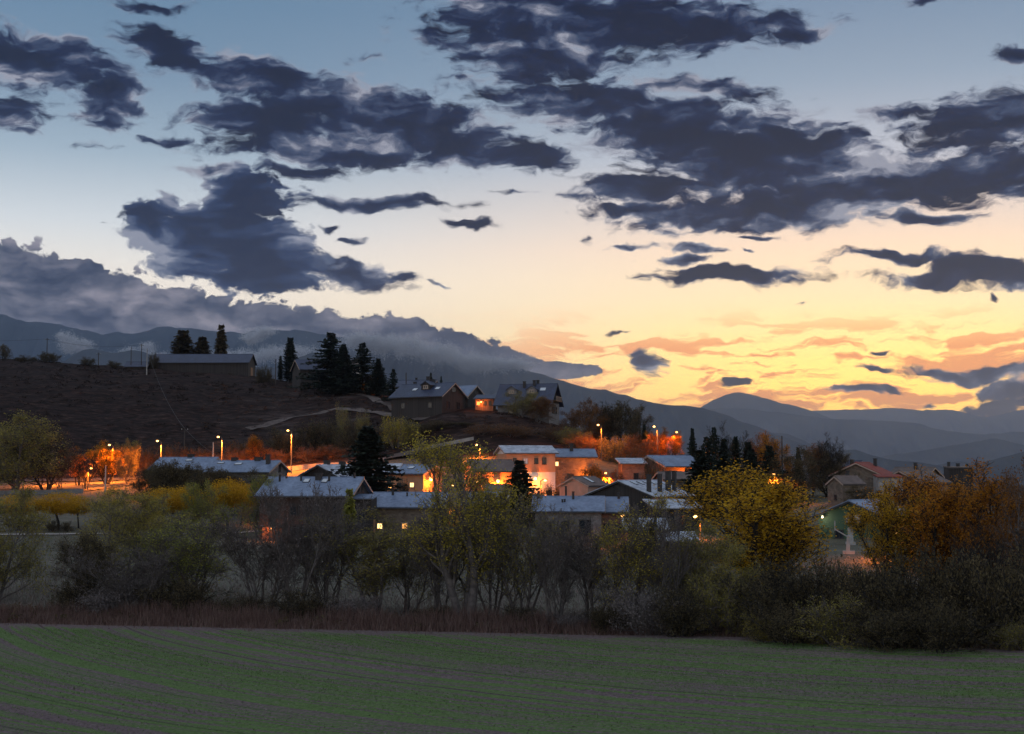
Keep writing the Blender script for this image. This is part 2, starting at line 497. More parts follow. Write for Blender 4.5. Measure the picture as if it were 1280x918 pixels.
def leaf_mat(name, cols, trans=0.45):
    m, T, bs = material(name)
    geo = T.node('ShaderNodeNewGeometry')
    oi = T.node('ShaderNodeObjectInfo')
    r = T.math('FRACT', T.math('ADD', geo.outputs['Random Per Island'], T.math('MULTIPLY', oi.outputs['Random'], 0.25)))
    cl = T.noise(T.node('ShaderNodeTexCoord').outputs['Object'], 0.45, 3, 0.6)
    f = T.math('ADD', T.math('MULTIPLY', geo.outputs['Random Per Island'], 0.55), T.math('MULTIPLY', cl, 0.6))
    n = len(cols)
    col = T.ramp(f, [(0.15 + 0.75 * i / max(1, n - 1), c4(*c)) for i, c in enumerate(cols)])
    col = T.mix(T.math('MULTIPLY', oi.outputs['Random'], 0.25), col, c4(cols[0][0] * 0.6, cols[0][1] * 0.6, cols[0][2] * 0.6))
    T.l.new(col, bs.inputs['Base Color'])
    bs.inputs['Roughness'].default_value = 0.65
    bs.inputs['Specular IOR Level'].default_value = 0.2
    tr = T.node('ShaderNodeBsdfTranslucent'); T.l.new(col, tr.inputs[0])
    mx = T.node('ShaderNodeMixShader'); mx.inputs[0].default_value = trans
    T.l.new(bs.outputs[0], mx.inputs[1]); T.l.new(tr.outputs[0], mx.inputs[2])
    T.l.new(mx.outputs[0], T.n['Material Output'].inputs[0])
    return m

leaf_mat('leaf_olive', [(0.13, 0.115, 0.04), (0.27, 0.23, 0.062), (0.42, 0.32, 0.078)])
leaf_mat('leaf_dark', [(0.055, 0.044, 0.026), (0.12, 0.092, 0.048), (0.19, 0.14, 0.068)])
leaf_mat('leaf_green', [(0.12, 0.13, 0.03), (0.26, 0.265, 0.052), (0.42, 0.38, 0.068)])
leaf_mat('leaf_yellowgreen', [(0.2, 0.17, 0.034), (0.4, 0.325, 0.05), (0.58, 0.43, 0.06)])
leaf_mat('leaf_yellow', [(0.26, 0.135, 0.01), (0.55, 0.3, 0.016), (0.74, 0.44, 0.025)])
leaf_mat('leaf_orange', [(0.22, 0.07, 0.008), (0.46, 0.17, 0.014), (0.6, 0.27, 0.02)])
leaf_mat('leaf_rust', [(0.08, 0.038, 0.016), (0.18, 0.08, 0.024), (0.3, 0.125, 0.028)])
leaf_mat('leaf_twig', [(0.1, 0.08, 0.077), (0.19, 0.155, 0.147), (0.25, 0.205, 0.19)], 0.0)
leaf_mat('leaf_conifer', [(0.008, 0.014, 0.010), (0.018, 0.028, 0.020), (0.03, 0.04, 0.026)], 0.1)
leaf_mat('leaf_redbush', [(0.10, 0.015, 0.01), (0.22, 0.03, 0.015)])
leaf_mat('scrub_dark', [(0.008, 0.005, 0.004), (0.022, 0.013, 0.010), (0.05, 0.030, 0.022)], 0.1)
leaf_mat('scrub_rust', [(0.03, 0.013, 0.008), (0.075, 0.032, 0.018), (0.13, 0.055, 0.028)], 0.2)
mottled('bark', (0.065, 0.053, 0.05), (0.165, 0.137, 0.127), 3.0, 0.9, bmp=0.6)
mottled('bark_dark', (0.014, 0.012, 0.011), (0.04, 0.034, 0.03), 3.0, 0.9, bmp=0.6)
roof_mat('roof_slate', (0.085, 0.115, 0.18), (0.215, 0.275, 0.40))  # blue of the reflected sky is put into the slate colour
roof_mat('roof_dark', (0.014, 0.02, 0.042), (0.04, 0.055, 0.11))
roof_mat('roof_frost', (0.16, 0.18, 0.23), (0.34, 0.37, 0.44), 0.5, frost=(0.46, 0.49, 0.56))
roof_mat('roof_brown', (0.06, 0.04, 0.036), (0.17, 0.12, 0.10), 0.6, 0.4)
roof_mat('roof_red', (0.13, 0.014, 0.006), (0.29, 0.04, 0.016), 0.65, 0.38)
stone_mat('stone_brown', (0.10, 0.07, 0.052), (0.22, 0.165, 0.125), (0.14, 0.12, 0.1))
stone_mat('stone_grey', (0.10, 0.088, 0.086), (0.23, 0.21, 0.2), (0.17, 0.155, 0.15))
stone_mat('stone_red', (0.12, 0.062, 0.045), (0.23, 0.13, 0.092), (0.17, 0.13, 0.11))
mottled('plaster_white', (0.55, 0.50, 0.45), (0.74, 0.70, 0.66), 0.7, 0.9)
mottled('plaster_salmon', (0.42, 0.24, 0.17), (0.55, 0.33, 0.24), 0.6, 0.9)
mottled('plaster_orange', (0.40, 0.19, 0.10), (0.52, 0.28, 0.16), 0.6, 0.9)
mottled('plaster_green', (0.045, 0.085, 0.05), (0.07, 0.12, 0.075), 0.6, 0.8)
plank_mat('planks_dark', (0.014, 0.0105, 0.0095), (0.038, 0.028, 0.025))
plank_mat('planks_warm', (0.16, 0.08, 0.04), (0.30, 0.16, 0.08))
mottled('trim_pale', (0.28, 0.2, 0.16), (0.42, 0.31, 0.25), 2.0, 0.7)
mottled('trim_dark', (0.02, 0.018, 0.018), (0.05, 0.045, 0.045), 2.0, 0.7)
mottled('metal_dark', (0.02, 0.02, 0.024), (0.05, 0.05, 0.055), 4.0, 0.5, spec=0.5)
mottled('metal_pole', (0.07, 0.068, 0.065), (0.12, 0.115, 0.11), 3.0, 0.5, spec=0.5)
mottled('concrete_pole', (0.26, 0.24, 0.22), (0.4, 0.37, 0.35), 3.0, 0.85)
mottled('wood_pole', (0.04, 0.03, 0.025), (0.09, 0.07, 0.06), 3.0, 0.85)
mottled('white_paint', (0.68, 0.66, 0.64), (0.82, 0.8, 0.78), 2.0, 0.5)
mottled('concrete', (0.2, 0.18, 0.17), (0.36, 0.33, 0.31), 1.0, 0.9)
mottled('asphalt', (0.05, 0.048, 0.046), (0.085, 0.08, 0.078), 0.7, 0.85, coord=pos_coord)
mottled('path_gravel', (0.26, 0.23, 0.21), (0.42, 0.38, 0.35), 0.9, 0.95, coord=pos_coord)
m_, T_, b_ = material('glass_dark')
b_.inputs['Base Color'].default_value = (0.02, 0.024, 0.03, 1); b_.inputs['Roughness'].default_value = 0.08
m_, T_, b_ = material('glass_sky')
b_.inputs['Base Color'].default_value = (0.55, 0.58, 0.62, 1); b_.inputs['Roughness'].default_value = 0.15
emissive('glass_lit', (1.0, 0.62, 0.22), 2.2)
emissive('glass_amber', (1.0, 0.42, 0.10), 1.1)
emissive('sodium_lens', (1.0, 0.46, 0.12), 7.0)
emissive('sodium_small', (1.0, 0.46, 0.14), 5.0)
emissive('warm_white_lens', (1.0, 0.78, 0.5), 3.0)
mottled('track_grass', (0.07, 0.05, 0.045), (0.16, 0.125, 0.11), 0.35, 0.95, coord=pos_coord)
mottled('padding_grey', (0.3, 0.28, 0.26), (0.42, 0.4, 0.37), 2.0, 0.7)
M = MATS

# ================================================================ terrain
PXC = np.array([-500, -150, 0, 150, 300, 365, 460, 550, 650, 750, 850, 950, 1100, 1280, 1500, 1900], float)
YN = np.array([-3000, 0, 30, 50, 62, 115, 150, 190, 230, 260, 290, 302, 315, 335, 365, 400, 440, 480, 540, 700, 1100, 2000, 5000, 40000], float)
#        -3000   0   30   50  62 115 150 190 230  260  290  302  315  335  365  400  440  480  540  700 1100 2000 5000 40000
ZT = np.array([
    [10.5, 10.4, 4.6, 1.2, 0, 0, 1.6, 4.2, 6.4, 7.8, 9.4, 9.7, 14, 21, 30, 40, 48, 53, 54, 46, 10, -30, -60, -60],
    [10.5, 10.4, 4.6, 1.2, 0, 0, 1.6, 4.2, 6.4, 7.8, 9.4, 9.7, 14, 21, 30, 39, 47, 52, 53, 46, 10, -30, -60, -60],
    [10.5, 10.4, 4.6, 1.2, 0, 0, 1.6, 4.2, 6.4, 7.8, 9.4, 9.7, 13, 19.5, 28.5, 37.5, 45.5, 51, 52, 45, 10, -30, -60, -60],
    [10.5, 10.4, 4.6, 1.2, 0, 0, 1.6, 4.2, 6.6, 8.0, 9.8, 10.1, 13, 18, 26.5, 35.5, 43, 48, 49.5, 42, 8, -30, -60, -60],
    [10.5, 10.4, 4.6, 1.2, 0, 0, 1.4, 3.6, 6.0, 7.8, 10.8, 11.8, 14, 18.5, 26, 34.5, 41, 45.5, 46, 38, 8, -30, -60, -60],
    [10.5, 10.4, 4.6, 1.2, 0, 0, 1.2, 3.2, 5.8, 7.8, 12.2, 13.2, 15, 19, 26.5, 34.5, 40, 42, 42, 34, 6, -30, -60, -60],
    [10.5, 10.4, 4.6, 1.2, 0, 0, 1.0, 3.0, 5.6, 8.0, 13.2, 14.4, 16.5, 21, 29.5, 36.2, 38.5, 39, 38, 30, 4, -30, -60, -60],
    [10.5, 10.4, 4.6, 1.2, 0, 0, 1.0, 3.0, 5.6, 8.4, 13.0, 17.5, 23.0, 27.6, 28.6, 28.6, 28.4, 28, 26, 20, 0, -30, -60, -60],
    [10.5, 10.4, 4.6, 1.2, 0, 0, 1.0, 3.0, 6.0, 9.2, 15.2, 20.0, 24.4, 27.0, 26.8, 26, 25, 24, 22, 16, -2, -30, -60, -60],
    [10.5, 10.4, 4.6, 1.2, 0, 0, 1.0, 3.0, 6.0, 9.0, 13.2, 16.2, 18.6, 20.4, 20.2, 19.5, 18.5, 17.5, 15, 9, -4, -30, -60, -60],
    [10.5, 10.4, 4.6, 1.2, 0, 0.2, 1.4, 3.6, 6.0, 8.4, 11.0, 12.2, 13.2, 13.8, 13.4, 12.6, 11.4, 10, 8, 3, -8, -30, -60, -60],
    [10.5, 10.4, 4.6, 1.2, 0, 0.4, 1.8, 4.2, 6.4, 8.0, 9.4, 9.8, 10, 9.9, 9.4, 8.6, 7.4, 6.2, 4, 0, -12, -32, -60, -60],
    [10.5, 10.4, 4.6, 1.2, 0, 0.8, 2.6, 5.4, 7.6, 8.6, 8.8, 8.7, 8.4, 7.8, 6.8, 5.4, 3.6, 2, -1, -6, -18, -36, -60, -60],
    [10.5, 10.4, 4.6, 1.2, 0.2, 1.2, 3.0, 5.0, 6.6, 7.2, 7.0, 6.8, 6.4, 5.8, 4.6, 3.0, 1.2, -1, -4, -10, -22, -38, -60, -60],
    [10.5, 10.4, 4.6, 1.4, 0.4, 1.4, 3.0, 5.0, 6.4, 7.0, 6.8, 6.6, 6.2, 5.6, 4.4, 2.8, 1.0, -1, -4, -10, -22, -38, -60, -60],
    [10.5, 10.4, 4.6, 1.4, 0.4, 1.4, 3.0, 5.0, 6.4, 7.0, 6.8, 6.6, 6.2, 5.6, 4.4, 2.8, 1.0, -1, -4, -10, -22, -38, -60, -60]])
_yf = np.arange(0, 1000, 2.0)
_k = np.exp(-0.5 * (np.arange(-8, 9) * 2.0 / 6.0) ** 2); _k /= _k.sum()
_tab = np.stack([np.convolve(np.pad(np.interp(_yf, YN, r), 8, mode='edge'), _k, 'valid') for r in ZT])
_pf = np.arange(-500, 1901, 20.0)
_tab2 = np.stack([np.interp(_pf, PXC, _tab[:, j]) for j in range(len(_yf))], 1)
_k2 = np.exp(-0.5 * (np.arange(-4, 5) * 20.0 / 28.0) ** 2); _k2 /= _k2.sum()
_tab2 = np.stack([np.convolve(np.pad(_tab2[:, j], 4, mode='edge'), _k2, 'valid') for j in range(len(_yf))], 1)
def H(x, y):
    x, y = np.broadcast_arrays(np.asarray(x, float), np.asarray(y, float))
    ye = np.maximum(y, 60.0)
    p = np.clip(CX + F_PX * x / ye, -499, 1899)
    pi = (p + 500) / 20.0
    yi = np.clip(y, 0, 995) / 2.0
    i0, j0 = np.floor(pi).astype(int), np.floor(yi).astype(int)
    i1, j1 = np.minimum(i0 + 1, len(_pf) - 1), np.minimum(j0 + 1, len(_yf) - 1)
    fi, fj = pi - i0, yi - j0
    z = (_tab2[i0, j0] * (1 - fi) + _tab2[i1, j0] * fi) * (1 - fj) + (_tab2[i0, j1] * (1 - fi) + _tab2[i1, j1] * fi) * fj
    zfar = np.interp(y, YN, ZT[8])
    z = np.where(y > 990, zfar, z)
    rough = np.clip((y - 120) / 40, 0, 1) * 0.10 + np.clip((y - 296) / 30, 0, 1) * 0.75 * np.clip((900 - y) / 300, 0, 1)
    z = z + rough * fbmn(x / 9.0, y / 9.0, 3, 4) + rough * 0.35 * fbmn(x / 2.2, y / 2.2, 9, 2)
    return z
def Hs(x, y):
    return float(H(x, y))

def geo_steps(a, b, n):
    return a * (b / a) ** (np.arange(1, n + 1) / n)
xs = np.concatenate([-geo_steps(230, 26000, 18)[::-1], np.arange(-230, 230.1, 1.9), geo_steps(230, 26000, 18)])
ys = np.concatenate([-geo_steps(60, 6000, 8)[::-1], np.arange(-50, 60, 10), np.arange(60, 560, 1.9), geo_steps(560, 33000, 34)])
GX, GY = np.meshgrid(xs, ys)
GZ = H(GX, GY)
ground = link('ground', mesh_np('ground', np.stack([GX, GY, GZ], -1).reshape(-1, 3), [grid_faces(len(xs), len(ys))], True))
tag(ground, kind='structure')
m, T, bs = material('ground')
p = pos_coord(T)
sp = T.node('ShaderNodeSeparateXYZ'); T.l.new(p, sp.inputs[0])
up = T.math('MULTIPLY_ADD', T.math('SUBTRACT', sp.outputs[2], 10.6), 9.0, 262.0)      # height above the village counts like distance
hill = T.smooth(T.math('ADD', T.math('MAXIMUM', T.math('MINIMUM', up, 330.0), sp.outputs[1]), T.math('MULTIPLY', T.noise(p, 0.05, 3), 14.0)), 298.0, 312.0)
n1 = T.noise(p, 0.055, 6, 0.65)
n2 = T.noise(T.vmath('MULTIPLY', p, (1, 2.4, 2.4)), 0.35, 6, 0.7)
n3 = T.noise(p, 3.0, 4, 0.7)
meadow = T.ramp(T.math('ADD', T.math('MULTIPLY', n1, 0.5), T.math('MULTIPLY', n2, 0.5)), [(0.3, c4(0.07, 0.067, 0.046)), (0.5, c4(0.145, 0.138, 0.104)), (0.68, c4(0.24, 0.225, 0.18))])
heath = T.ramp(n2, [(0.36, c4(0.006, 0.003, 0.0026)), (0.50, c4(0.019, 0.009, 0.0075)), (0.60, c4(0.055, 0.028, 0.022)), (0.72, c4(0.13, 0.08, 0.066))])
# the slope under the upper houses is bare, pale dry grass
xe = T.math('SUBTRACT', sp.outputs[0], T.math('MULTIPLY_ADD', sp.outputs[1], -0.14, 0.0))
dry = T.math('MULTIPLY', T.smooth(T.noise(T.vmath('MULTIPLY', p, (0.5, 1.6, 1.6)), 0.09, 4, 0.6), 0.5, 0.66), T.smooth(sp.outputs[0], -85.0, -50.0))
heath = T.mix(T.math('MULTIPLY', dry, 0.8), heath, T.ramp(n2, [(0.35, c4(0.03, 0.02, 0.018)), (0.65, c4(0.12, 0.09, 0.085))]))
redd = T.smooth(sp.outputs[0], -20.0, 5.0)
heath = T.mix(T.math('MULTIPLY', redd, 0.6), heath, T.ramp(n2, [(0.36, c4(0.018, 0.009, 0.007)), (0.66, c4(0.075, 0.034, 0.026))]))
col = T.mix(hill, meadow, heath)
col = T.mix(0.35, col, T.mix(n3, c4(0.02, 0.02, 0.018), col), 'MIX')
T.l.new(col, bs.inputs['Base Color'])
bs.inputs['Roughness'].default_value = 0.95
bs.inputs['Specular IOR Level'].default_value = 0.1
bump(T, bs, T.math('ADD', n3, n2), 0.7, 0.25)
ground.data.materials.append(m)

# ---------------------------------------------------------------- ploughed field with sprouting crop
EX = np.array([-160, -90, -40, 0, 12, 20, 32, 60, 110, 160], float)
EY = np.array([126, 119, 111.5, 105, 102.3, 98.6, 89.2, 72, 52, 40], float)
def edge(x):
    return np.interp(x, EX, EY)
RCX, RCY = 60.0, 160.0
def furrow(x, y):
    r = np.hypot(x - RCX, y - RCY)
    return 0.045 * np.sin(r * 2 * math.pi / 0.9) + 0.10 * (vnoise(r / 2.6, r * 0 + 3, 5) - 0.5) - 0.10 * (np.abs(((r + 3) % 12.0) - 6.0) < 0.28)
fx = np.arange(-64, 64.01, 0.3)
ft = np.linspace(0, 1, 230)
FX, FT = np.meshgrid(fx, ft)
FY = 52 + (edge(FX) - 52) * FT
FY = np.where(edge(FX) < 52, edge(FX) - 1 + FT, FY)
FZ = H(FX, FY) + 0.14 + furrow(FX, FY) * np.clip((1 - FT) * 12, 0, 1) - 0.2 * (FT > 0.998)
field = link('field', mesh_np('field', np.stack([FX, FY, FZ], -1).reshape(-1, 3), [grid_faces(len(fx), len(ft))], True))
tag(field, kind='structure')
at_ = field.data.attributes.new('margin', 'FLOAT', 'POINT')
at_.data.foreach_set('value', (edge(FX) - FY).ravel().astype(np.float32))
m, T, bs = material('crop_field')
p = pos_coord(T)
rel = T.vmath('MULTIPLY', T.vmath('SUBTRACT', p, (RCX, RCY, 0)), (1, 1, 0))
wob = T.noise(p, 0.06, 3)
r = T.math('ADD', T.vmath('LENGTH', rel), T.math('MULTIPLY', wob, 1.6))
wide = T.noise(T.math('MULTIPLY', r, 0.8), 1.0, 4, 0.65, dims='1D')
fine = T.noise(T.math('MULTIPLY', r, 2.6), 1.0, 2, 0.6, dims='1D')
grain = T.noise(p, 5.0, 4, 0.75)
patch = T.noise(p, 0.11, 4, 0.6)
g = T.math('ADD', T.math('ADD', T.math('MULTIPLY', wide, 0.5), T.math('MULTIPLY', fine, 0.5)), T.math('ADD', T.math('MULTIPLY', grain, 0.17), T.math('MULTIPLY', patch, 0.2)))
soil = T.ramp(grain, [(0.3, c4(0.085, 0.06, 0.06)), (0.7, c4(0.22, 0.165, 0.16))])
crop = T.ramp(grain, [(0.3, c4(0.075, 0.115, 0.038)), (0.7, c4(0.15, 0.215, 0.075))])
mg_ = T.node('ShaderNodeAttribute', attribute_name='margin').outputs['Fac']
tram = T.math('FRACT', T.math('DIVIDE', T.math('ADD', T.vmath('LENGTH', rel), T.math('MULTIPLY', wob, 0.8)), 5.6))
tram = T.smooth(T.math('ABSOLUTE', T.math('SUBTRACT', tram, 0.5)), 0.022, 0.006)
bare = T.smooth(T.math('ADD', mg_, T.math('MULTIPLY', T.math('SUBTRACT', T.noise(p, 0.35, 4, 0.65), 0.5), 4.5)), 2.8, 1.4)
col = T.mix(T.math('MAXIMUM', T.smooth(g, 0.65, 0.73), bare), crop, soil)
col = T.mix(T.math('MULTIPLY', tram, 0.5), col, c4(0.035, 0.026, 0.026))
T.l.new(col, bs.inputs['Base Color'])
bs.inputs['Roughness'].default_value = 0.95
bs.inputs['Specular IOR Level'].default_value = 0.1
bump(T, bs, T.math('ADD', grain, T.math('MULTIPLY', fine, 1.5)), 0.8, 0.12)
field.data.materials.append(m)

rng = np.random.default_rng(11)
def blades(name, x, y, z, h, w, lean, mats):
    """upright crossing blades, one triangle each"""
    n = len(x)
    a = rng.uniform(0, 2 * math.pi, n)
    dx, dy = np.cos(a) * w * 0.5, np.sin(a) * w * 0.5
    lx, ly = rng.normal(0, lean, n) * h, rng.normal(0, lean, n) * h
    V = np.empty((n, 3, 3))
    V[:, 0] = np.stack([x - dx, y - dy, z], 1)
    V[:, 1] = np.stack([x + dx, y + dy, z], 1)
    V[:, 2] = np.stack([x + lx, y + ly, z + h], 1)
    o = link(name, mesh_np(name, V.reshape(-1, 3), [np.arange(n * 3).reshape(-1, 3)]), mats)
    return tag(o, kind='stuff')
leaf_mat('crop_blade', [(0.07, 0.11, 0.036), (0.14, 0.22, 0.065), (0.22, 0.3, 0.1)], 0.3)
leaf_mat('dry_grass', [(0.08, 0.044, 0.037), (0.155, 0.086, 0.07), (0.26, 0.175, 0.145)], 0.2)
leaf_mat('pale_straw', [(0.14, 0.11, 0.10), (0.30, 0.25, 0.22)], 0.1)
n = 150000
x = rng.uniform(-48, 50, n); y = 58 + (edge(x) - 61.5) * np.sqrt(rng.uniform(0, 1, n))
rr = np.hypot(x - RCX, y - RCY)
keep = rng.uniform(0, 1, n) < np.clip(vnoise(rr / 2.6, rr * 0 + 3, 5) * 1.5 - 0.15, 0.06, 1)
x, y = x[keep], y[keep]
crop = blades('crop_seedlings', x, y, H(x, y) + 0.13 + furrow(x, y), rng.uniform(0.04, 0.11, len(x)), 0.06, 0.7, M['crop_blade'])
tag(crop, 'short green cereal seedlings sprouting in curved rows on the field', 'crop')
n = 5000
x = rng.uniform(-48, 48, n); y = 58 + (edge(x) - 59) * rng.uniform(0, 1, n)
st_ = blades('straw_litter', x, y, H(x, y) + 0.13 + furrow(x, y), rng.uniform(0.03, 0.08, n), 0.13, 0.9, M['pale_straw'])
tag(st_, 'pale bits of straw and stone strewn over the furrows', 'straw')
n = 60000
x = rng.uniform(-64, 52, n)
t = rng.normal(0, 1, n)
y = edge(x) + 3.2 + t * 1.7 + 1.2 * fbmn(x / 3.0, x * 0, 31, 3)
h = (0.35 + 0.75 * np.clip((y - edge(x)) / 4, 0, 1)) * rng.uniform(0.4, 1.35, n) * np.where(x > 8, 0.7, 1.0) * (1 + 0.6 * fbmn(x / 2.2, y / 2.2, 17, 3))
tg = blades('dry_grass', x, y, H(x, y), h, 0.07, 0.22, M['dry_grass'])
tag(tg, 'strip of tall reddish brown dry grass along the field margin', 'grass')
n = 50000
x = rng.uniform(-75, 60, n); y = edge(x) + 6 + rng.gamma(1.6, 14, n)
mg = blades('meadow_grass', x, y, H(x, y), rng.uniform(0.15, 0.5, n), 0.10, 0.4, M['pale_straw'])
tag(mg, 'pale bleached grass of the meadow behind the tree row', 'grass')

# ---------------------------------------------------------------- mountains
FAR = 2.3            # the ranges stand well away: 5 to 30 km
def mountain(name, crest, D, seed, base, mat, slope=0.55, rough=1.0, step=2.0):
    D = D * FAR
    cp = np.array(crest, float)
    px = np.arange(cp[0, 0], cp[-1, 0] + 0.1, step)
    py = np.interp(px, cp[:, 0], cp[:, 1])
    k = np.exp(-0.5 * (np.arange(-5, 6) * step / 7.0) ** 2); k /= k.sum()
    py = np.convolve(np.pad(py, 5, mode='edge'), k, 'valid')
    m_per_px = D / F_PX
    pts = [at(a, b, D) for a, b in zip(px, py)]
    cx = np.array([q.x for q in pts]); cz = np.array([q.z for q in pts])
    u = cx / (90 * m_per_px)
    cz = cz + rough * m_per_px * (2.2 * fbmn(cx / (26 * m_per_px), cx * 0 + seed, seed, 4, 0.6))
    hmax = np.maximum(cz - base, 5.0)
    rows = [(-1.0, 0.0), (-0.45, 0.62), (-0.12, 0.93)] + [(t, None) for t in np.linspace(0, 1, 40) ** 1.2]
    V = []
    for t, zf in rows:
        run = hmax / slope
        yy = D - t * run
        if zf is not None:
            z = base + hmax * zf
        else:
            prof = 1 - t ** 0.85
            gul = np.abs(fbmn(u * 2.3 + 0.35 * fbmn(u, u * 0 + t * 2, seed + 7, 2), u * 0 + t * 1.4, seed + 3, 5, 0.55))
            z = base + hmax * (prof - 0.42 * gul * math.sin(math.pi * min(1, t * 1.02)) ** 0.7)
        V.append(np.stack([cx, yy, z], 1))
    V = np.concatenate(V)
    o = link(name, mesh_np(name, V, [grid_faces(len(px), len(rows))], True), mat)
    return tag(o, kind='structure')
mottled('mountain_forest', (0.045, 0.056, 0.07), (0.09, 0.10, 0.115), 0.002, 0.95, bmp=0.0, coord=pos_coord, spec=0.05)
mottled('mountain_rock', (0.025, 0.04, 0.06), (0.06, 0.08, 0.105), 0.002, 0.95, bmp=0.0, coord=pos_coord, spec=0.05)
MR, MF = M['mountain_rock'], M['mountain_forest']
mountain('mountain', [(-260, 372), (-100, 380), (0, 391), (15, 395), (35, 402), (60, 405), (85, 408), (110, 412), (130, 421), (145, 414), (160, 419), (185, 413), (200, 408), (240, 410), (265, 413), (300, 416), (340, 412), (380, 414), (420, 420), (470, 428), (520, 442), (600, 466), (680, 500), (760, 540)], 4900, 1, -60, MR, 0.6, 1.6)
mountain('mountain', [(380, 462), (420, 446), (455, 432), (480, 429), (520, 440), (560, 450), (600, 461), (632, 457), (660, 463), (683, 471), (720, 483), (760, 487), (800, 500), (840, 508), (870, 509), (900, 516), (950, 536), (1000, 554), (1050, 569), (1100, 582), (1160, 594)], 4300, 2, -60, MF)
mountain('mountain', [(780, 545), (840, 525), (875, 509), (895, 497), (912, 491), (928, 490), (950, 497), (980, 504), (1003, 509), (1030, 520), (1070, 535), (1130, 552), (1200, 570)], 9600, 3, -60, MF, 0.5)
mountain('mountain', [(940, 530), (1000, 515), (1030, 512), (1050, 514), (1080, 511), (1110, 510), (1140, 513), (1170, 512), (1200, 514), (1220, 519), (1236, 521), (1260, 517), (1280, 512), (1330, 503), (1420, 500), (1560, 520)], 12800, 4, -60, MF, 0.5)
mountain('mountain', [(800, 535), (850, 520), (880, 513), (920, 510), (960, 515), (1000, 520), (1050, 524), (1100, 526), (1150, 530), (1180, 540), (1230, 544), (1280, 540), (1340, 532), (1450, 540), (1540, 560)], 7900, 5, -60, MF, 0.5)
mountain('mountain', [(1040, 580), (1090, 574), (1150, 563), (1200, 555), (1230, 550), (1250, 549), (1280, 556), (1330, 565), (1400, 570), (1500, 580)], 5200, 6, -60, MF, 0.5)
mountain('hill', [(900, 568), (930, 553), (950, 545), (968, 541), (985, 543), (1005, 552), (1030, 562), (1060, 572)], 5600, 7, -60, MF, 0.5)
mountain('hill', [(1000, 590), (1040, 571), (1060, 561), (1075, 564), (1095, 571), (1120, 576), (1150, 578), (1175, 582), (1195, 592)], 2600, 8, -40, MF, 0.45, 0.6)
mountain('hill', [(1130, 592), (1170, 582), (1195, 577), (1212, 578), (1240, 586), (1270, 592)], 3100, 9, -45, MF, 0.45, 0.6)
mountain('hill', [(1160, 594), (1190, 585), (1220, 580), (1250, 572), (1280, 565), (1330, 549), (1420, 535), (1560, 540)], 2200, 10, -40, MF, 0.45, 0.6)
mountain('hill', [(30, 466), (60, 457), (85, 449), (100, 439), (113, 434), (125, 437), (140, 443), (152, 440), (165, 436), (180, 440), (200, 447), (230, 456), (260, 464)], 2900, 11, -50, MF, 0.5)
mountain('hill', [(290, 470), (310, 462), (325, 458), (345, 461), (365, 452), (390, 440), (410, 447), (440, 462), (470, 474)], 2900, 12, -50, MF, 0.5)

# cloud that lies on the mountain flanks: drifts of fine flakes with a real depth
leaf_mat('cloud_flake', [(0.66, 0.67, 0.70), (0.70, 0.70, 0.73)], 0.5)
def cloud_drift(lobes, D, n, size_px, seed):
    D = D * FAR
    r = np.random.default_rng(seed)
    mpp = D / F_PX
    C = []
    tot = sum(l[2] * l[3] for l in lobes)
    for px, py, rx, ry in lobes:
        k = int(n * rx * ry / tot)
        d = r.normal(0, 0.52, (k, 3))                 # thick middle, thinning out to wisps
        c = at(px, py, D)
        q = np.stack([c.x + d[:, 0] * rx * mpp, D + d[:, 1] * (rx + ry) * 0.5 * mpp, c.z + d[:, 2] * ry * mpp], 1)
        q[:, 0] += fbmn(q[:, 2] / (9 * mpp), q[:, 1] / (9 * mpp), seed, 3) * rx * 0.5 * mpp
        q[:, 2] += fbmn(q[:, 0] / (10 * mpp), q[:, 1] / (10 * mpp), seed + 5, 4) * ry * 1.3 * mpp
        C.append(q)
    C = np.concatenate(C)
    k = len(C)
    a = r.normal(0, 1, (k, 3)); a /= np.linalg.norm(a, axis=1)[:, None]
    b = np.cross(a, r.normal(0, 1, (k, 3))); b /= np.linalg.norm(b, axis=1)[:, None]
    s = size_px * mpp * r.uniform(0.6, 1.4, (k, 1))
    V = np.stack([C - a * s, C - b * s, C + a * s, C + b * s], 1).reshape(-1, 3)
    o = link('cloud', mesh_np('cloud', V, [np.arange(k * 4).reshape(-1, 4)]), M['cloud_flake'])
    return tag(o, kind='stuff')
cloud_drift([(80, 421, 8, 6), (88, 430, 14, 8), (100, 437, 18, 6), (108, 428, 8, 4)], 4200, 14000, 0.34, 1)
cloud_drift([(150, 447, 18, 5), (172, 442, 20, 6), (195, 446, 16, 6), (185, 432, 10, 5)], 4150, 16000, 0.34, 2)
cloud_drift([(318, 418, 14, 8), (330, 414, 12, 5), (310, 424, 9, 4)], 4400, 12000, 0.34, 3)
cloud_drift([(280, 447, 40, 7), (330, 445, 30, 8), (370, 440, 28, 8)], 4250, 26000, 0.38, 4)
cloud_drift([(470, 430, 26, 9), (505, 435, 28, 10), (540, 442, 26, 9), (575, 450, 28, 9), (605, 457, 24, 8), (640, 455, 22, 6), (450, 428, 22, 8)], 4180, 90000, 0.38, 5)

# ---------------------------------------------------------------- the air
mb = MB().box(-27000, 27000, -7000, 34000, -61.5, 1560)
haze = mb.build('haze', None)
tag(haze, kind='stuff')
m = bpy.data.materials.new('haze')
m.use_nodes = True
T = NT(m.node_tree)
T.n.clear()
pv = T.node('ShaderNodeVolumePrincipled')
pv.inputs['Color'].default_value = (0.60, 0.73, 1.0, 1)
pv.inputs['Density'].default_value = 3.3e-5
pv.inputs['Anisotropy'].default_value = 0.8
T.l.new(pv.outputs[0], T.node('ShaderNodeOutputMaterial').inputs['Volume'])
haze.data.materials.append(m)

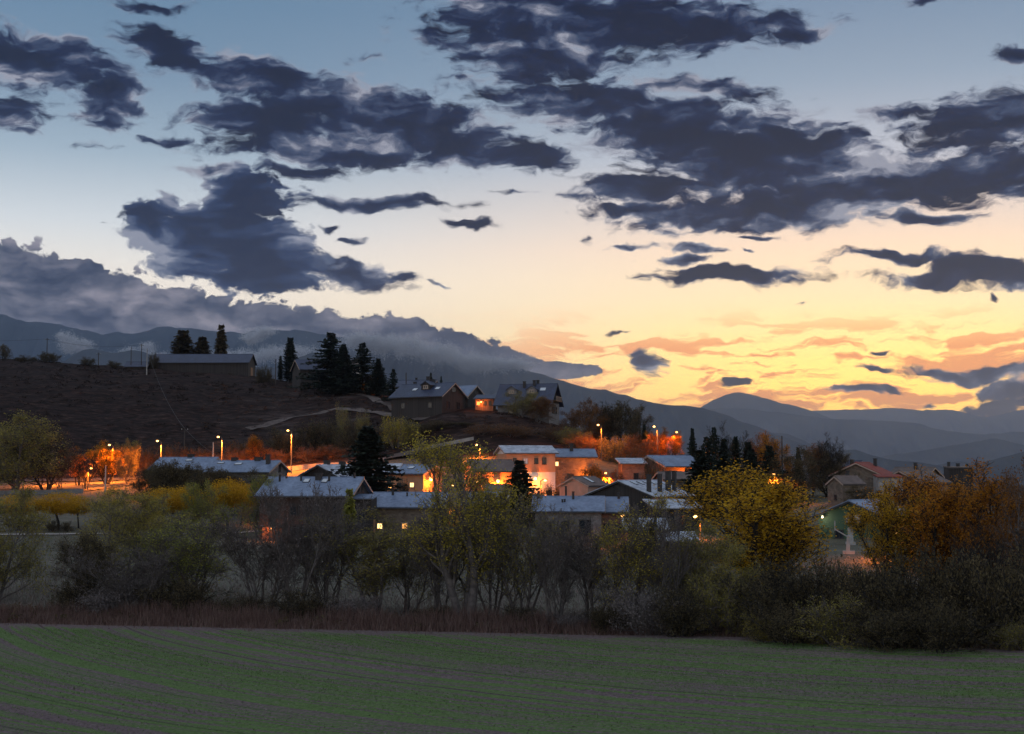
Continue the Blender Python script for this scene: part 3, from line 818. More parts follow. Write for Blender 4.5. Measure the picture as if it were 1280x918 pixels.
# ================================================================ road, path, walls
def strip(name, pts, width, lift, mat, kind='structure', n=None):
    """a ribbon laid over the terrain along (x, y) points"""
    P2 = np.array(pts, float)
    d = np.concatenate([[0], np.cumsum(np.hypot(*np.diff(P2, axis=0).T))])
    s = np.linspace(0, d[-1], n or int(d[-1] / 1.5) + 2)
    X, Y = np.interp(s, d, P2[:, 0]), np.interp(s, d, P2[:, 1])
    tx, ty = np.gradient(X), np.gradient(Y)
    L = np.hypot(tx, ty); nx, ny = -ty / L, tx / L
    V = []
    offs = np.linspace(-width / 2, width / 2, 5)
    zc = H(X, Y)
    for o in offs:
        xx, yy = X + nx * o, Y + ny * o
        V.append(np.stack([xx, yy, np.maximum(H(xx, yy), zc - 0.2) + lift], 1))
    V = np.concatenate(V)
    o = link(name, mesh_np(name, V, [grid_faces(len(s), 5)], True), mat)
    return tag(o, kind=kind)
def gpt(px, Y):
    return (xz(px, Y), Y)
ROAD = [gpt(-320, 303), gpt(-60, 301), gpt(60, 299), gpt(180, 300), gpt(300, 299), gpt(365, 298), gpt(470, 299), gpt(525, 300)]
strip('road', ROAD, 6.0, 0.16, M['asphalt'])
strip('track', [gpt(310, 352), gpt(360, 362), gpt(420, 366), gpt(480, 352), gpt(530, 330)], 3.2, 0.12, M['track_grass'])
strip('track', [gpt(430, 392), gpt(465, 384), gpt(490, 366), gpt(500, 352)], 3.0, 0.12, M['track_grass'])
strip('road', [gpt(20, 262), gpt(100, 268), gpt(150, 280), gpt(185, 297)], 4.5, 0.16, M['asphalt'])
strip('path', [gpt(-60, 183), gpt(40, 184), gpt(120, 185), gpt(200, 187), gpt(275, 189), gpt(330, 196)], 1.3, 0.12, M['path_gravel'])
def wall_along(name, pts, height, thick, mat, label, cat, lift=0.0):
    P2 = np.array(pts, float)
    d = np.concatenate([[0], np.cumsum(np.hypot(*np.diff(P2, axis=0).T))])
    s = np.linspace(0, d[-1], int(d[-1] / 2) + 2)
    X, Y = np.interp(s, d, P2[:, 0]), np.interp(s, d, P2[:, 1])
    Z = H(X, Y) + lift
    mb = MB()
    for i in range(len(s) - 1):
        v = []
        for k in (i, i + 1):
            for dy in (-thick / 2, thick / 2):
                v += [(X[k], Y[k] + dy, Z[k] - 0.6), (X[k], Y[k] + dy, Z[k] + height)]
        mb.add(v, [(0, 1, 5, 4), (2, 6, 7, 3), (1, 3, 7, 5), (0, 4, 6, 2)] + ([(0, 2, 3, 1)] if i == 0 else []) + ([(4, 5, 7, 6)] if i == len(s) - 2 else []))
    return tag(mb.build(name, mat), label, cat)
wall_along('retaining_wall', [gpt(355, 293), gpt(420, 294), gpt(480, 294.5)], 0.9, 0.4, M['concrete'], 'low pale concrete wall beside the lamplit road above the timber house', 'wall')
wall_along('retaining_wall', [gpt(-40, 258), gpt(40, 259), gpt(105, 262)], 0.8, 0.5, M['stone_grey'], 'grey stone wall along the meadow edge below the orange lit trees', 'wall')
wall_along('retaining_wall', [gpt(515, 301), gpt(560, 302), gpt(592, 303)], 0.7, 0.3, M['concrete'], 'thin pale kerb wall on the red scrub slope above the village roofs', 'wall')

# ================================================================ lamps
SODIUM = (1.0, 0.22, 0.016)
def point_light(loc, power, col=SODIUM, radius=0.12, parent=None, spot=False):
    ld = bpy.data.lights.new('lamp_light', 'SPOT' if spot else 'POINT')
    if spot:                          # a road lantern throws its light downwards
        ld.spot_size = math.radians(176)
        ld.spot_blend = 0.45
    ld.energy = power * 3.3
    ld.color = col
    ld.shadow_soft_size = radius
    o = bpy.data.objects.new('lamp_light', ld)
    o.location = loc
    COL.objects.link(o)
    if parent:
        o.parent = parent
    return o
_pole_me = None
def street_lamp(px, Y, py_top, power, label, group=None, face=-1, base=None):
    x = xz(px, Y)
    z0 = Hs(x, Y) if base is None else base
    h = max(3.0, zz(py_top, Y) - z0)
    root = empty('street_lamp', (x, Y, z0))
    tag(root, label, 'street lamp', group)
    MB().tube([(0, 0, -0.4), (0, 0, 0.05)], 0.16, 8).build('base_plate', M['concrete'], root)
    MB().tube([(0, 0, 0.0), (0, 0, h * 0.5), (0, 0, h * 0.96)], [0.13, 0.11, 0.085], 8).build('pole', M['metal_pole'], root)
    a = 0.6 * face
    MB().tube([(0, 0, h * 0.95), (a * 0.3, -0.12, h * 0.99), (a, -0.3, h)], [0.06, 0.05, 0.045], 6).build('arm', M['metal_pole'], root)
    hd = MB().obox((a * 1.2, -0.36, h + 0.05), (0.40, 0.12 * -face, 0.03), (0.03, 0.16, 0), (0, 0, 0.07)).build('lamp_head', M['metal_dark'], root)
    MB().ball((a * 1.2, -0.40, h - 0.08), 0.25, 8, 5, 0.7).build('lens', M['sodium_lens'], hd)
    point_light((a * 1.2, -0.6, h - 0.75), power, parent=root, spot=True)
    return root
def wall_lamp(loc, nrm, power, label, small=False, col=SODIUM, mat=None):
    """a lamp on a bracket; loc is the point on the wall, nrm the outward direction"""
    root = empty('wall_lamp', loc)
    tag(root, label, 'wall lamp')
    n = Vector(nrm).normalized()
    MB().tube([(0, 0, 0), n * 0.3, n * 0.6 + Vector((0, 0, 0.05))], 0.03, 5).build('bracket', M['metal_dark'], root)
    r = 0.15 if small else 0.26
    MB().tube([n * 0.6 + Vector((0, 0, 0.10 + r)), n * 0.6 + Vector((0, 0, 0.03 + r))], [0.08, r * 0.9], 8).build('shade', M['metal_dark'], root)
    MB().ball(n * 0.6, r, 8, 5).build('bulb', mat or M['sodium_small' if small else 'sodium_lens'], root)
    point_light(n * 0.95 + Vector((0, 0, -0.2)), power, col, parent=root)
    return root

# ================================================================ houses
def window(parent, name, o, ux, n, w, h, pane, frame, cross=True):
    """frame with sill, pane behind it as sub-part. o = centre on the wall, ux = along wall, n = outward"""
    o, ux, n = Vector(o), Vector(ux), Vector(n)
    uz = Vector((0, 0, 1))
    f = MB()
    t = 0.07
    f.obox(o + uz * (h / 2) + n * 0.03, ux * (w / 2 + t), n * 0.05, uz * t)
    f.obox(o - uz * (h / 2) + n * 0.05, ux * (w / 2 + t + 0.05), n * 0.08, uz * t)
    for s in (-1, 1):
        f.obox(o + ux * s * w / 2 + n * 0.03, ux * t, n * 0.046, uz * (h / 2 - t))
    if cross:
        f.obox(o + n * 0.026, ux * 0.03, n * 0.04, uz * (h / 2 - t))
    fr = f.build(name, frame, parent)
    MB().obox(o + n * 0.008, ux * (w / 2), n * 0.012, uz * (h / 2)).build('pane', pane, fr)
    return fr
FACES = {'F': ((1, 0, 0), (0, -1, 0)), 'B': ((-1, 0, 0), (0, 1, 0)), 'R': ((0, 1, 0), (1, 0, 0)), 'L': ((0, -1, 0), (-1, 0, 0))}
def house(name, label, cat='house', px=None, apex=None, Y=200.0, eave=600, ridge=580, h=5.5, L=10.0, W_=8.0, a=0.0, wall='stone_brown', roof='roof_slate',
          oe=0.6, og=0.5, wins=(), doors=(), chim=(), sky=(), dorm=(), trim='trim_pale', gable=None, band=None, mono=False, group=None, balcony=None, base_z=None):
    ar = math.radians(a)
    ax, ay = math.cos(ar), math.sin(ar)
    if apex is not None:
        cx, cy = xz(apex, Y) + ax * L / 2, Y + ay * L / 2
        ze, zr = zz(eave, Y - 0.5), zz(ridge, Y)
    else:
        cx, cy = xz(px, Y), Y
        ze, zr = zz(eave, Y - W_ / 2 * abs(ax)), zz(ridge, Y if not mono else Y + W_ / 2)
    sl = (zr - ze) / (W_ / 2 + oe) if not mono else (zr - ze) / (W_ + 2 * oe)
    rise = sl * (W_ / 2 if not mono else W_)
    ze_w = ze + sl * oe - 0.12            # wall top under the slab
    base = ze_w - h
    gz = min(Hs(cx + sx * ax * L / 2 - sy * ay * W_ / 2, cy + sx * ay * L / 2 + sy * ax * W_ / 2) for sx in (-1, 1) for sy in (-1, 1))
    low = min(0.0, gz - base) - 0.8
    root = empty(name, (cx, cy, base), ar)
    tag(root, label, cat, group)
    l2, w2 = L / 2, W_ / 2
    wt = 0.0
    if not mono:
        prof = [(-w2, low), (w2, low), (w2, h), (0, h + rise), (-w2, h)]
        ytop = lambda y: h + rise * (1 - abs(y) / w2)
    else:
        prof = [(-w2, low), (w2, low), (w2, h + rise), (-w2, h)]
        ytop = lambda y: h + rise * (y + w2) / W_
    k = len(prof)
    mb = MB()
    mb.add([(-l2, y, z) for y, z in prof] + [(l2, y, z) for y, z in prof],
           [tuple(range(k))[::-1], tuple(range(k, 2 * k))] + [(i, (i + 1) % k, (i + 1) % k + k, i + k) for i in range(k)])
    mb.build('wall', M[wall], root)
    if band:                              # upper storey in another finish, 3 mm proud
        z0, bm_ = band
        MB().box(-l2 - 0.02, l2 + 0.02, -w2 - 0.02, w2 + 0.02, z0, h - 0.02).build('upper_storey', M[bm_], root)
    if gable:
        for s in (-1, 1):
            MB().add([(s * (l2 + 0.015), -w2 * 0.97, h - 0.05), (s * (l2 + 0.015), w2 * 0.97, h - 0.05), (s * (l2 + 0.015), 0, h + rise - 0.12)], [(0, 1, 2) if s > 0 else (0, 2, 1)]).build('gable_boarding', M[gable], root)
    # roof: slabs with thickness
    th = 0.16
    rb = MB()
    if not mono:
        for s in (-1, 1):
            e = Vector((0, s * (w2 + oe), h - sl * oe + 0.10)); t = Vector((0, 0, h + rise + 0.10))
            d = (t - e)
            nrm = Vector((0, s * abs(d.z), abs(d.y))).normalized()
            rb.obox((e + t) / 2 + nrm * th / 2, (l2 + og, 0, 0), d / 2, nrm * th / 2)
        rf = rb.build('roof', M[roof], root)
        MB().tube([(-l2 - og - 0.02, 0, h + rise + 0.24), (l2 + og + 0.02, 0, h + rise + 0.24)], 0.11, 6).build('ridge_cap', M[roof], rf)
        for s in (-1, 1):
            bb = MB()
            for q in (-1, 1):
                e = Vector((s * (l2 + og + 0.03), q * (w2 + oe), h - sl * oe + 0.05)); t = Vector((s * (l2 + og + 0.03), 0, h + rise + 0.05))
                dd = (t - e); nn = Vector((0, -dd.z * q, dd.y * q)).normalized() * 0.11
                bb.obox((e + t) / 2, (0.03, 0, 0), dd / 2, nn)
            bb.build('bargeboard', M[trim], rf)
    else:
        e = Vector((0, -w2 - oe, h - sl * oe + 0.10)); t = Vector((0, w2 + oe, h + rise + sl * oe + 0.10))
        d = t - e
        nrm = Vector((0, -d.z, d.y)).normalized()
        rb.obox((e + t) / 2 + nrm * th / 2, (l2 + og, 0, 0), d / 2, nrm * th / 2)
        rf = rb.build('roof', M[roof], root)
    MB().box(-l2 - og, l2 + og, -w2 - oe - 0.14, -w2 - oe - 0.02, h - sl * oe + 0.02, h - sl * oe + 0.14).build('gutter', M['metal_dark'], rf)
    zroof = lambda y: (h + rise * (1 - abs(y) / w2) if not mono else h + rise * (y + w2) / W_) + 0.10 + th
    for c in chim:
        x, y, w, hh = c[:4]
        mt = c[4] if len(c) > 4 else 'trim_dark'
        z = zroof(y)
        ch = MB().box(x - w / 2, x + w / 2, y - w / 2, y + w / 2, z - w, z + hh).build('chimney', M[mt], rf)
        MB().box(x - w * 0.62, x + w * 0.62, y - w * 0.62, y + w * 0.62, z + hh + 0.01, z + hh + 0.10).build('chimney_cap', M['trim_dark'], ch)
    for x, y, w, hh in sky:               # roof windows on the front slope
        c = Vector((x, y, zroof(y) + 0.03))
        dn = Vector((0, 1, sl)).normalized() if y < 0 else Vector((0, 1, -sl)).normalized()
        nn = Vector((0, -dn.z, dn.y))
        sk = MB().obox(c + nn * 0.02, (w / 2 + 0.06, 0, 0), dn * (hh / 2 + 0.06), nn * 0.05).build('roof_window', M['metal_dark'], rf)
        MB().obox(c + nn * 0.08, (w / 2, 0, 0), dn * hh / 2, nn * 0.012).build('pane', M['glass_sky'], sk)
    for x, y, w, hh in dorm:              # small gabled dormers on the front slope
        z = zroof(y) - 0.1
        dm = MB()
        dm.add([(x - w / 2, y - 0.1, z - 0.3), (x + w / 2, y - 0.1, z - 0.3), (x + w / 2, y - 0.1, z + hh), (x, y - 0.1, z + hh * 1.6), (x - w / 2, y - 0.1, z + hh),
                (x - w / 2, y + 2.6, z - 0.3), (x + w / 2, y + 2.6, z - 0.3), (x + w / 2, y + 2.6, z + hh), (x, y + 2.6, z + hh * 1.6), (x - w / 2, y + 2.6, z + hh)],
               [(0, 1, 2, 3, 4), (5, 9, 8, 7, 6), (0, 4, 9, 5), (1, 6, 7, 2)])
        d_ = dm.build('dormer', M[wall], rf)
        dr = MB()
        for s in (-1, 1):
            e = Vector((x + s * (w / 2 + 0.25), y + 1.2, z + hh - 0.16)); t = Vector((x, y + 1.2, z + hh * 1.6 + 0.06))
            dd = t - e; nn = Vector((s * abs(dd.z), 0, abs(dd.x))).normalized()
            dr.obox((e + t) / 2 + nn * 0.05, dd / 2, (0, 1.55, 0), nn * 0.05)
        dr.build('dormer_roof', M[roof], d_)
        window(d_, 'dormer_window', (x, y - 0.1, z + hh * 0.55), (1, 0, 0), (0, -1, 0), w * 0.5, hh * 0.6, M['glass_dark'], M['trim_pale'])
    def on_face(fc, u, v):
        ux, n = FACES[fc]
        off = (w2 if fc in 'FB' else l2) + (0.024 if band and v > band[0] else 0.002) + (0.016 if gable and fc in 'LR' and v > h else 0)
        return Vector(ux) * u + Vector(n) * off + Vector((0, 0, v)), ux, n
    for w_ in wins:                        # face, u, v(centre), width, height, kind
        fc, u, v, ww, wh = w_[:5]
        kd = w_[5] if len(w_) > 5 else 'd'
        o, ux, n = on_face(fc, u, v)
        window(root, 'window', o, ux, n, ww, wh, M[{'d': 'glass_dark', 'l': 'glass_lit', 'a': 'glass_amber', 's': 'glass_sky'}[kd]], M['trim_pale' if kd != 'd' else 'trim_dark'])
    for fc, u, ww, wh in doors:
        o, ux, n = on_face(fc, u, wh / 2)
        ux, n = Vector(ux), Vector(n)
        dr = MB().obox(o + n * 0.03, ux * ww / 2, n * 0.04, (0, 0, wh / 2)).build('door', M['planks_warm'], root)
        MB().ball(o + n * 0.10 + ux * ww * 0.36, 0.05, 6, 4).build('handle', M['metal_dark'], dr)
    if balcony:
        fc, u, v, bw = balcony
        o, ux, n = on_face(fc, u, v)
        ux, n = Vector(ux), Vector(n)
        bl = MB().obox(o + n * 0.6, ux * bw / 2, n * 0.6, (0, 0, 0.08)).build('balcony', M['planks_warm'], root)
        rl = MB().obox(o + n * 1.17 + Vector((0, 0, 1.0)), ux * bw / 2, n * 0.04, (0, 0, 0.05))
        for q in np.linspace(-bw / 2 + 0.05, bw / 2 - 0.05, 12):
            rl.obox(o + n * 1.17 + ux * q + Vector((0, 0, 0.52)), ux * 0.035, n * 0.025, (0, 0, 0.43))
        rl.build('railing', M['trim_pale'], bl)
    mw = Matrix.Translation((cx, cy, base)) @ Matrix.Rotation(ar, 4, 'Z')
    def place(fc, u, v):
        o, ux, n = on_face(fc, u, v)
        return mw @ o, (Matrix.Rotation(ar, 3, 'Z') @ Vector(n))
    root_place[root.name] = place
    return root, place
root_place = {}

# --- front row
hA, pA = house('long_house', 'long dark timber house with blue slate roof and pale bargeboards on its gable', px=395, Y=187, eave=621, ridge=598, h=6.2, L=12.2, W_=9.0, a=-11, wall='planks_dark', roof='roof_slate', gable='planks_dark',
      wins=[('F', -4.2, 4.2, 1.0, 1.2), ('F', -1.5, 4.2, 1.0, 1.2), ('F', 1.6, 4.2, 1.0, 1.2), ('F', 4.4, 4.2, 1.0, 1.2), ('F', -1.2, 1.6, 1.6, 1.5), ('F', 3.0, 1.6, 1.6, 1.5), ('R', -0.6, 7.2, 0.6, 1.0), ('R', 0.9, 7.2, 0.6, 1.0), ('R', -1.5, 4.0, 0.8, 1.2, 'a'), ('R', 1.2, 4.0, 0.8, 1.2, 'a')],
      doors=[('F', -5.2, 1.0, 2.1)], chim=[(0.6, -0.6, 0.75, 0.7), (-4.6, -1.2, 0.22, 0.8), (-4.0, -0.3, 0.2, 0.5), (-1.7, -1.0, 0.22, 0.6), (2.2, -1.1, 0.24, 0.7), (5.4, -0.2, 0.22, 0.6)], sky=[(-0.9, -1.1, 0.7, 0.9), (1.6, -1.1, 0.7, 0.9)])
house('porch', 'small lean-to porch roof against the gable of the long timber house', 'porch', px=456, Y=183.5, eave=624, ridge=619, h=4.6, L=2.6, W_=2.4, a=-11, wall='planks_dark', roof='roof_slate', mono=True, oe=0.3, og=0.3, wins=[('F', 0, 2.2, 0.8, 1.2)], doors=[('R', 0, 0.9, 2.0)])
hB, pB = house('low_house', 'low slate roofed house with one small yellow lit window behind bare trees', px=508, Y=190, eave=635, ridge=617, h=5.0, L=10.6, W_=8.0, a=-4, wall='stone_brown', roof='roof_slate',
      wins=[('F', -2.9, 2.5, 0.75, 0.8, 'l'), ('F', 0.4, 2.5, 0.75, 0.8, 'a'), ('F', -4.4, 2.5, 0.8, 1.0), ('F', 3.2, 2.5, 0.8, 1.0), ('R', 0, 2.5, 0.9, 1.2)], doors=[('F', 2.0, 1.0, 2.1)], chim=[(-1.7, -0.8, 0.3, 0.9), (0.3, -1.2, 0.2, 0.4), (-4.9, -0.2, 0.25, 0.8)])
house('shed', 'little blue roofed shed with dark open gable beside the spruce', 'shed', px=606, Y=188, eave=632, ridge=616, h=3.6, L=4.4, W_=4.2, a=-14, wall='planks_dark', roof='roof_slate', wins=[('R', 0, 2.2, 0.9, 1.0)], doors=[('F', 0.8, 1.0, 2.0)])
hJ, pJ = house('row_house', 'blue slate house with stone corner pier in front of the salmon cottage', px=711, Y=188, eave=640, ridge=622, h=5.6, L=8.6, W_=7.6, a=-4, wall='stone_grey', roof='roof_slate',
      wins=[('F', -2.6, 3.6, 0.9, 1.2), ('F', -0.4, 3.6, 0.9, 1.2), ('F', 2.2, 3.4, 1.4, 2.0), ('F', -1.8, 1.2, 1.1, 1.2), ('F', 1.6, 1.2, 1.2, 1.2), ('R', 0, 3.4, 0.9, 1.2)], doors=[('F', 0.1, 1.0, 2.1)],
      chim=[(0.6, -0.8, 0.3, 0.9), (-0.8, -1.8, 0.22, 0.3), (-0.5, -1.7, 0.22, 0.3), (-4.0, -0.6, 0.3, 0.9), (-0.4, 0.3, 0.25, 1.4)])
house('annex', 'darker slate annex with brown wall joined beside the stone pier', px=764, Y=190, eave=641, ridge=623, h=4.8, L=3.6, W_=6.4, a=-4, wall='stone_red', roof='roof_slate', wins=[('F', -0.6, 2.6, 0.8, 1.1), ('F', 1.0, 2.6, 0.8, 1.1)], chim=[(1.0, -0.3, 0.35, 0.7)])
house('flat_shed', 'frosty low shed roof with a dark flue below the big gabled hall', 'shed', px=806, Y=174, eave=663, ridge=649, h=3.0, L=4.6, W_=4.4, a=0, wall='stone_red', roof='roof_frost', mono=True, wins=[('F', 0.5, 1.6, 0.9, 0.9)], doors=[('F', -1.2, 0.9, 2.0)], chim=[(1.2, -0.6, 0.32, 1.0)])
house('flat_shed', 'low pale blue shed roof beside the frosty shed with the flue', 'shed', px=846, Y=170, eave=677, ridge=666, h=2.6, L=3.8, W_=3.6, a=0, wall='planks_dark', roof='roof_frost', mono=True, doors=[('F', 0.4, 0.9, 1.9)], wins=[('F', -0.9, 1.5, 0.7, 0.7)])
# --- second row
house('barn_house', 'dark gabled house with frosty roof slope behind the long timber house', apex=399, Y=231, eave=597, ridge=582, h=4.6, L=10, W_=7.6, a=60, wall='planks_dark', roof='roof_frost', trim='trim_dark', wins=[('L', 0, 3.2, 1.0, 1.2), ('F', 0, 2.5, 1, 1.2)], chim=[(-2.6, 0.3, 0.8, 0.8), (1.0, -0.2, 0.8, 0.6)])
house('row_house', 'blue slate house behind dark hedges with cream stone gable', px=310, Y=228, eave=591, ridge=577, h=4.8, L=10.2, W_=8.6, a=-12, wall='stone_grey', roof='roof_slate', wins=[('R', 0.8, 5.4, 0.8, 1.2), ('R', -1.6, 2.8, 0.9, 1.2), ('F', -3, 2.6, 0.9, 1.2), ('F', 0.5, 2.6, 0.9, 1.2)], chim=[(-2.4, 0.2, 0.9, 0.5), (1.7, 0.2, 1.0, 0.6), (4.0, -1.4, 0.6, 1.4)], sky=[(-1.0, -1.6, 1.1, 0.7), (-4.2, -1.2, 1.0, 0.5)])
house('row_house', 'smaller blue slate house half hidden behind dark hedges', px=236, Y=233, eave=588, ridge=573, h=4.8, L=9.4, W_=8.0, a=-12, wall='planks_dark', roof='roof_slate', wins=[('F', -3, 2.6, 0.9, 1.2), ('F', 2.5, 2.6, 0.9, 1.2), ('R', 0, 3, 0.9, 1.2)], chim=[(0.2, 0.3, 0.9, 0.6)], sky=[(0.6, -1.2, 1.0, 0.6)])
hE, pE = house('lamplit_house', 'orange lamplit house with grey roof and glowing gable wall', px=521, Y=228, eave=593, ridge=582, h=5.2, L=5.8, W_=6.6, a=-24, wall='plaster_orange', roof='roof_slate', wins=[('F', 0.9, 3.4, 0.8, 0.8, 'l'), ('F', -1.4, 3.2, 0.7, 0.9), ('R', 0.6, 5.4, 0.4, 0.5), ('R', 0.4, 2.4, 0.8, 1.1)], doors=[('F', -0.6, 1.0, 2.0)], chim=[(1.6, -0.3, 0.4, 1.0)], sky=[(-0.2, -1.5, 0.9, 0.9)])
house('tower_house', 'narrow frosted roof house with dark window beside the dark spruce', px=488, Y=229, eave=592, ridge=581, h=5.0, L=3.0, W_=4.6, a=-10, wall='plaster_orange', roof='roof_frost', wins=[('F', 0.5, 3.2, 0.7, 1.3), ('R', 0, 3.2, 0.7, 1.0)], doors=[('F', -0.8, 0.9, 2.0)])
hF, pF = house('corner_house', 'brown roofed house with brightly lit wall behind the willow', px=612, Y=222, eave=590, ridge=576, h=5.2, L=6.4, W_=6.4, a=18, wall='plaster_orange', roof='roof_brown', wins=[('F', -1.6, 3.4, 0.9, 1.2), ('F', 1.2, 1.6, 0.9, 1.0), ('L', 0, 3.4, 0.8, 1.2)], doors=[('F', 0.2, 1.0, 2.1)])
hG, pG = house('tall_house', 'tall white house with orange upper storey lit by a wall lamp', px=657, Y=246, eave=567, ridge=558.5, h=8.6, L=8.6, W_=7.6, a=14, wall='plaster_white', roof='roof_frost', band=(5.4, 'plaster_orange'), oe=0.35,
      wins=[('F', -2.9, 7.3, 0.5, 0.9), ('F', -1.0, 7.3, 0.8, 1.0, 's'), ('F', 0.9, 7.3, 0.5, 0.9), ('F', 2.3, 7.3, 0.6, 1.1), ('F', -2.4, 4.0, 0.8, 1.1), ('F', -2.4, 1.6, 0.8, 1.1), ('F', 3.2, 1.6, 0.9, 1.2)], doors=[('F', 1.8, 1.0, 2.1)])
hH, pH = house('stone_house', 'brown stone house with blue roof next to the tall white house', px=713, Y=250, eave=572, ridge=562.5, h=7.2, L=7.8, W_=7.4, a=3, wall='stone_brown', roof='roof_slate', wins=[('F', -2.9, 6.0, 1.0, 0.8, 'l'), ('F', -0.3, 3.6, 1.1, 1.3), ('F', 2.1, 3.4, 1.0, 1.1), ('F', -0.6, 1.2, 0.9, 1.1)], doors=[('F', 1.2, 1.0, 2.1)], chim=[(0.1, -1.0, 0.6, 1.2)])
house('salmon_cottage', 'salmon plastered cottage with brown roof and bright roof window', apex=717, Y=214, eave=608, ridge=597, h=4.4, L=5.0, W_=5.6, a=48, wall='plaster_salmon', roof='roof_brown', oe=0.3, og=0.25, wins=[('F', 0.6, 2.2, 0.7, 0.8)], sky=[(-0.5, -1.3, 0.6, 1.9)], doors=[('F', -1.4, 0.9, 2.0)])
hK, pK = house('gabled_hall', 'big dark gabled hall with frosty white roof and four black chimneys', 'hall', apex=774, Y=203, eave=621, ridge=602, h=5.2, L=10, W_=11.4, a=50, wall='planks_dark', roof='roof_frost', trim='trim_dark', og=0.4,
      wins=[('F', -3.4, 3.8, 0.8, 0.8), ('F', 0, 3.8, 0.8, 0.8), ('L', 0, 3.2, 1.2, 1.4), ('L', -2.5, 2.6, 1.0, 1.2)], doors=[('F', 2.5, 1.4, 2.3)],
      chim=[(-4.2, -4.6, 0.5, 2.4), (-1.6, -4.7, 0.5, 2.5), (1.0, -4.4, 0.6, 2.8), (2.6, -4.4, 0.5, 2.8)], sky=[(-3.0, -1.2, 0.5, 1.1), (-1.4, -1.2, 0.5, 1.1), (0.2, -1.2, 0.5, 1.1), (1.8, -1.2, 0.5, 1.1)])
hK2, pK2 = house('veranda_wing', 'low wing with frosty roof and a row of windows below the hall', 'wing', px=841, Y=196, eave=636, ridge=625, h=4.2, L=6.2, W_=5.4, a=8, wall='planks_dark', roof='roof_frost', mono=True, wins=[('F', u, 2.6, 0.7, 1.3) for u in (-2.5, -1.5, -0.5, 0.5, 1.5, 2.5)], doors=[('L', 0.6, 1.0, 2.1)])
hM, pM = house('gabled_house', 'dark stone gabled house with blue roof and glowing orange wall under the eave', apex=812, Y=251, eave=584, ridge=570.5, h=5.4, L=8.6, W_=9.6, a=30, wall='stone_red', roof='roof_slate', wins=[('L', -1.0, 3.2, 1.0, 1.6), ('L', 1.6, 3.0, 0.9, 1.1), ('F', 1, 2.4, 0.9, 1.1)], doors=[('F', -2.0, 1.0, 2.1)])
house('annex', 'small pale roofed annex against the dark stone gabled house', px=789, Y=250, eave=580, ridge=573.5, h=4.6, L=4.0, W_=4.2, a=5, wall='stone_red', roof='roof_frost', mono=True, wins=[('F', 0.5, 2.4, 0.8, 1.1)], doors=[('F', -1.0, 0.9, 2.0)])
house('low_barn', 'grey roofed stone barn in front of the glowing orange wall', 'barn', px=846, Y=228, eave=600, ridge=591, h=4.0, L=5.6, W_=5.6, a=10, wall='stone_brown', roof='roof_brown', wins=[('F', -1.2, 2.0, 0.8, 1.0)], doors=[('F', 1.2, 1.2, 2.2)])
house('cabin', 'small house with a snow pale roof among the dark conifers', 'cabin', px=914, Y=262, eave=588, ridge=577, h=4.0, L=4.6, W_=5.4, a=24, wall='plaster_white', roof='roof_frost', wins=[('F', 0.8, 2.2, 0.8, 1.0)], doors=[('F', -1.2, 0.9, 2.0)])
# --- on the hill
hN, pN = house('hill_house', 'wide dark roofed house with dormer on the hill crest', px=535, Y=338, eave=497, ridge=480.5, h=4.8, L=15, W_=9.5, a=-33, wall='planks_dark', roof='roof_dark', gable='planks_dark', wins=[('R', 0, 6.4, 1.6, 1.2), ('R', -2.2, 2.6, 1.4, 1.8, 'd'), ('R', 1.8, 2.6, 1.4, 1.8), ('F', -4, 2.6, 1.1, 1.3), ('F', 4, 2.6, 1.1, 1.3)], chim=[(1.0, 0.3, 1.0, 1.1), (-4.4, 0.5, 0.6, 0.8)], sky=[(-2.2, -2.4, 1.2, 1.0), (4.4, -2.2, 1.2, 1.0)], dorm=[(1.2, -2.6, 2.6, 1.3)])
house('hill_house', 'dark low roof showing behind the dormered hill house', px=522, Y=362, eave=484, ridge=476, h=4, L=9, W_=7, a=-10, wall='planks_dark', roof='roof_dark', wins=[('F', 0, 2, 1, 1)], chim=[(2.6, 0.2, 0.8, 0.9), (-0.5, 0.2, 0.5, 0.6)], doors=[('F', 2, 1, 2)])
hN2, pN2 = house('chalet', 'steep roofed chalet with balcony gable and two chimneys on the hill', 'chalet', px=661, Y=332, eave=507, ridge=481, h=4.6, L=12.4, W_=9.6, a=-16, wall='stone_grey', roof='roof_dark', gable='planks_dark', oe=0.9, og=0.9, trim='trim_dark',
      wins=[('R', -1.6, 2.9, 0.9, 1.6), ('R', -0.2, 2.9, 0.7, 1.6), ('R', 1.8, 2.9, 1.0, 1.6), ('R', 0, 6.2, 1.2, 1.5), ('R', 0, 8.3, 0.7, 0.8), ('F', -3, 2.4, 1.1, 1.3), ('F', 1, 2.4, 1.1, 1.3, 'd'), ('F', 4.2, 2.4, 1.1, 1.3)], chim=[(-0.8, -0.9, 0.6, 1.3), (1.5, -0.5, 0.6, 1.2), (2.2, 0.2, 0.6, 1.0)], sky=[(3.9, -1.6, 1.3, 1.0)], dorm=[(-3.4, -2.8, 2.4, 1.2), (1.5, -2.8, 2.4, 1.2)], balcony=('R', 0, 5.0, 5.4))
hP, pP = house('garden_room', 'warm lit wooden garden room between the two hill houses', 'garden room', px=607, Y=336, eave=499, ridge=494, h=2.9, L=4.4, W_=3.8, a=-10, wall='planks_warm', roof='roof_dark', mono=True, oe=0.4, og=0.4, wins=[('F', -1.4, 1.9, 0.8, 0.9, 'a'), ('F', 0.2, 1.9, 0.6, 0.9, 'd'), ('F', 1.4, 1.9, 0.5, 0.9, 'd')], doors=[('R', 0, 0.9, 2.1)])
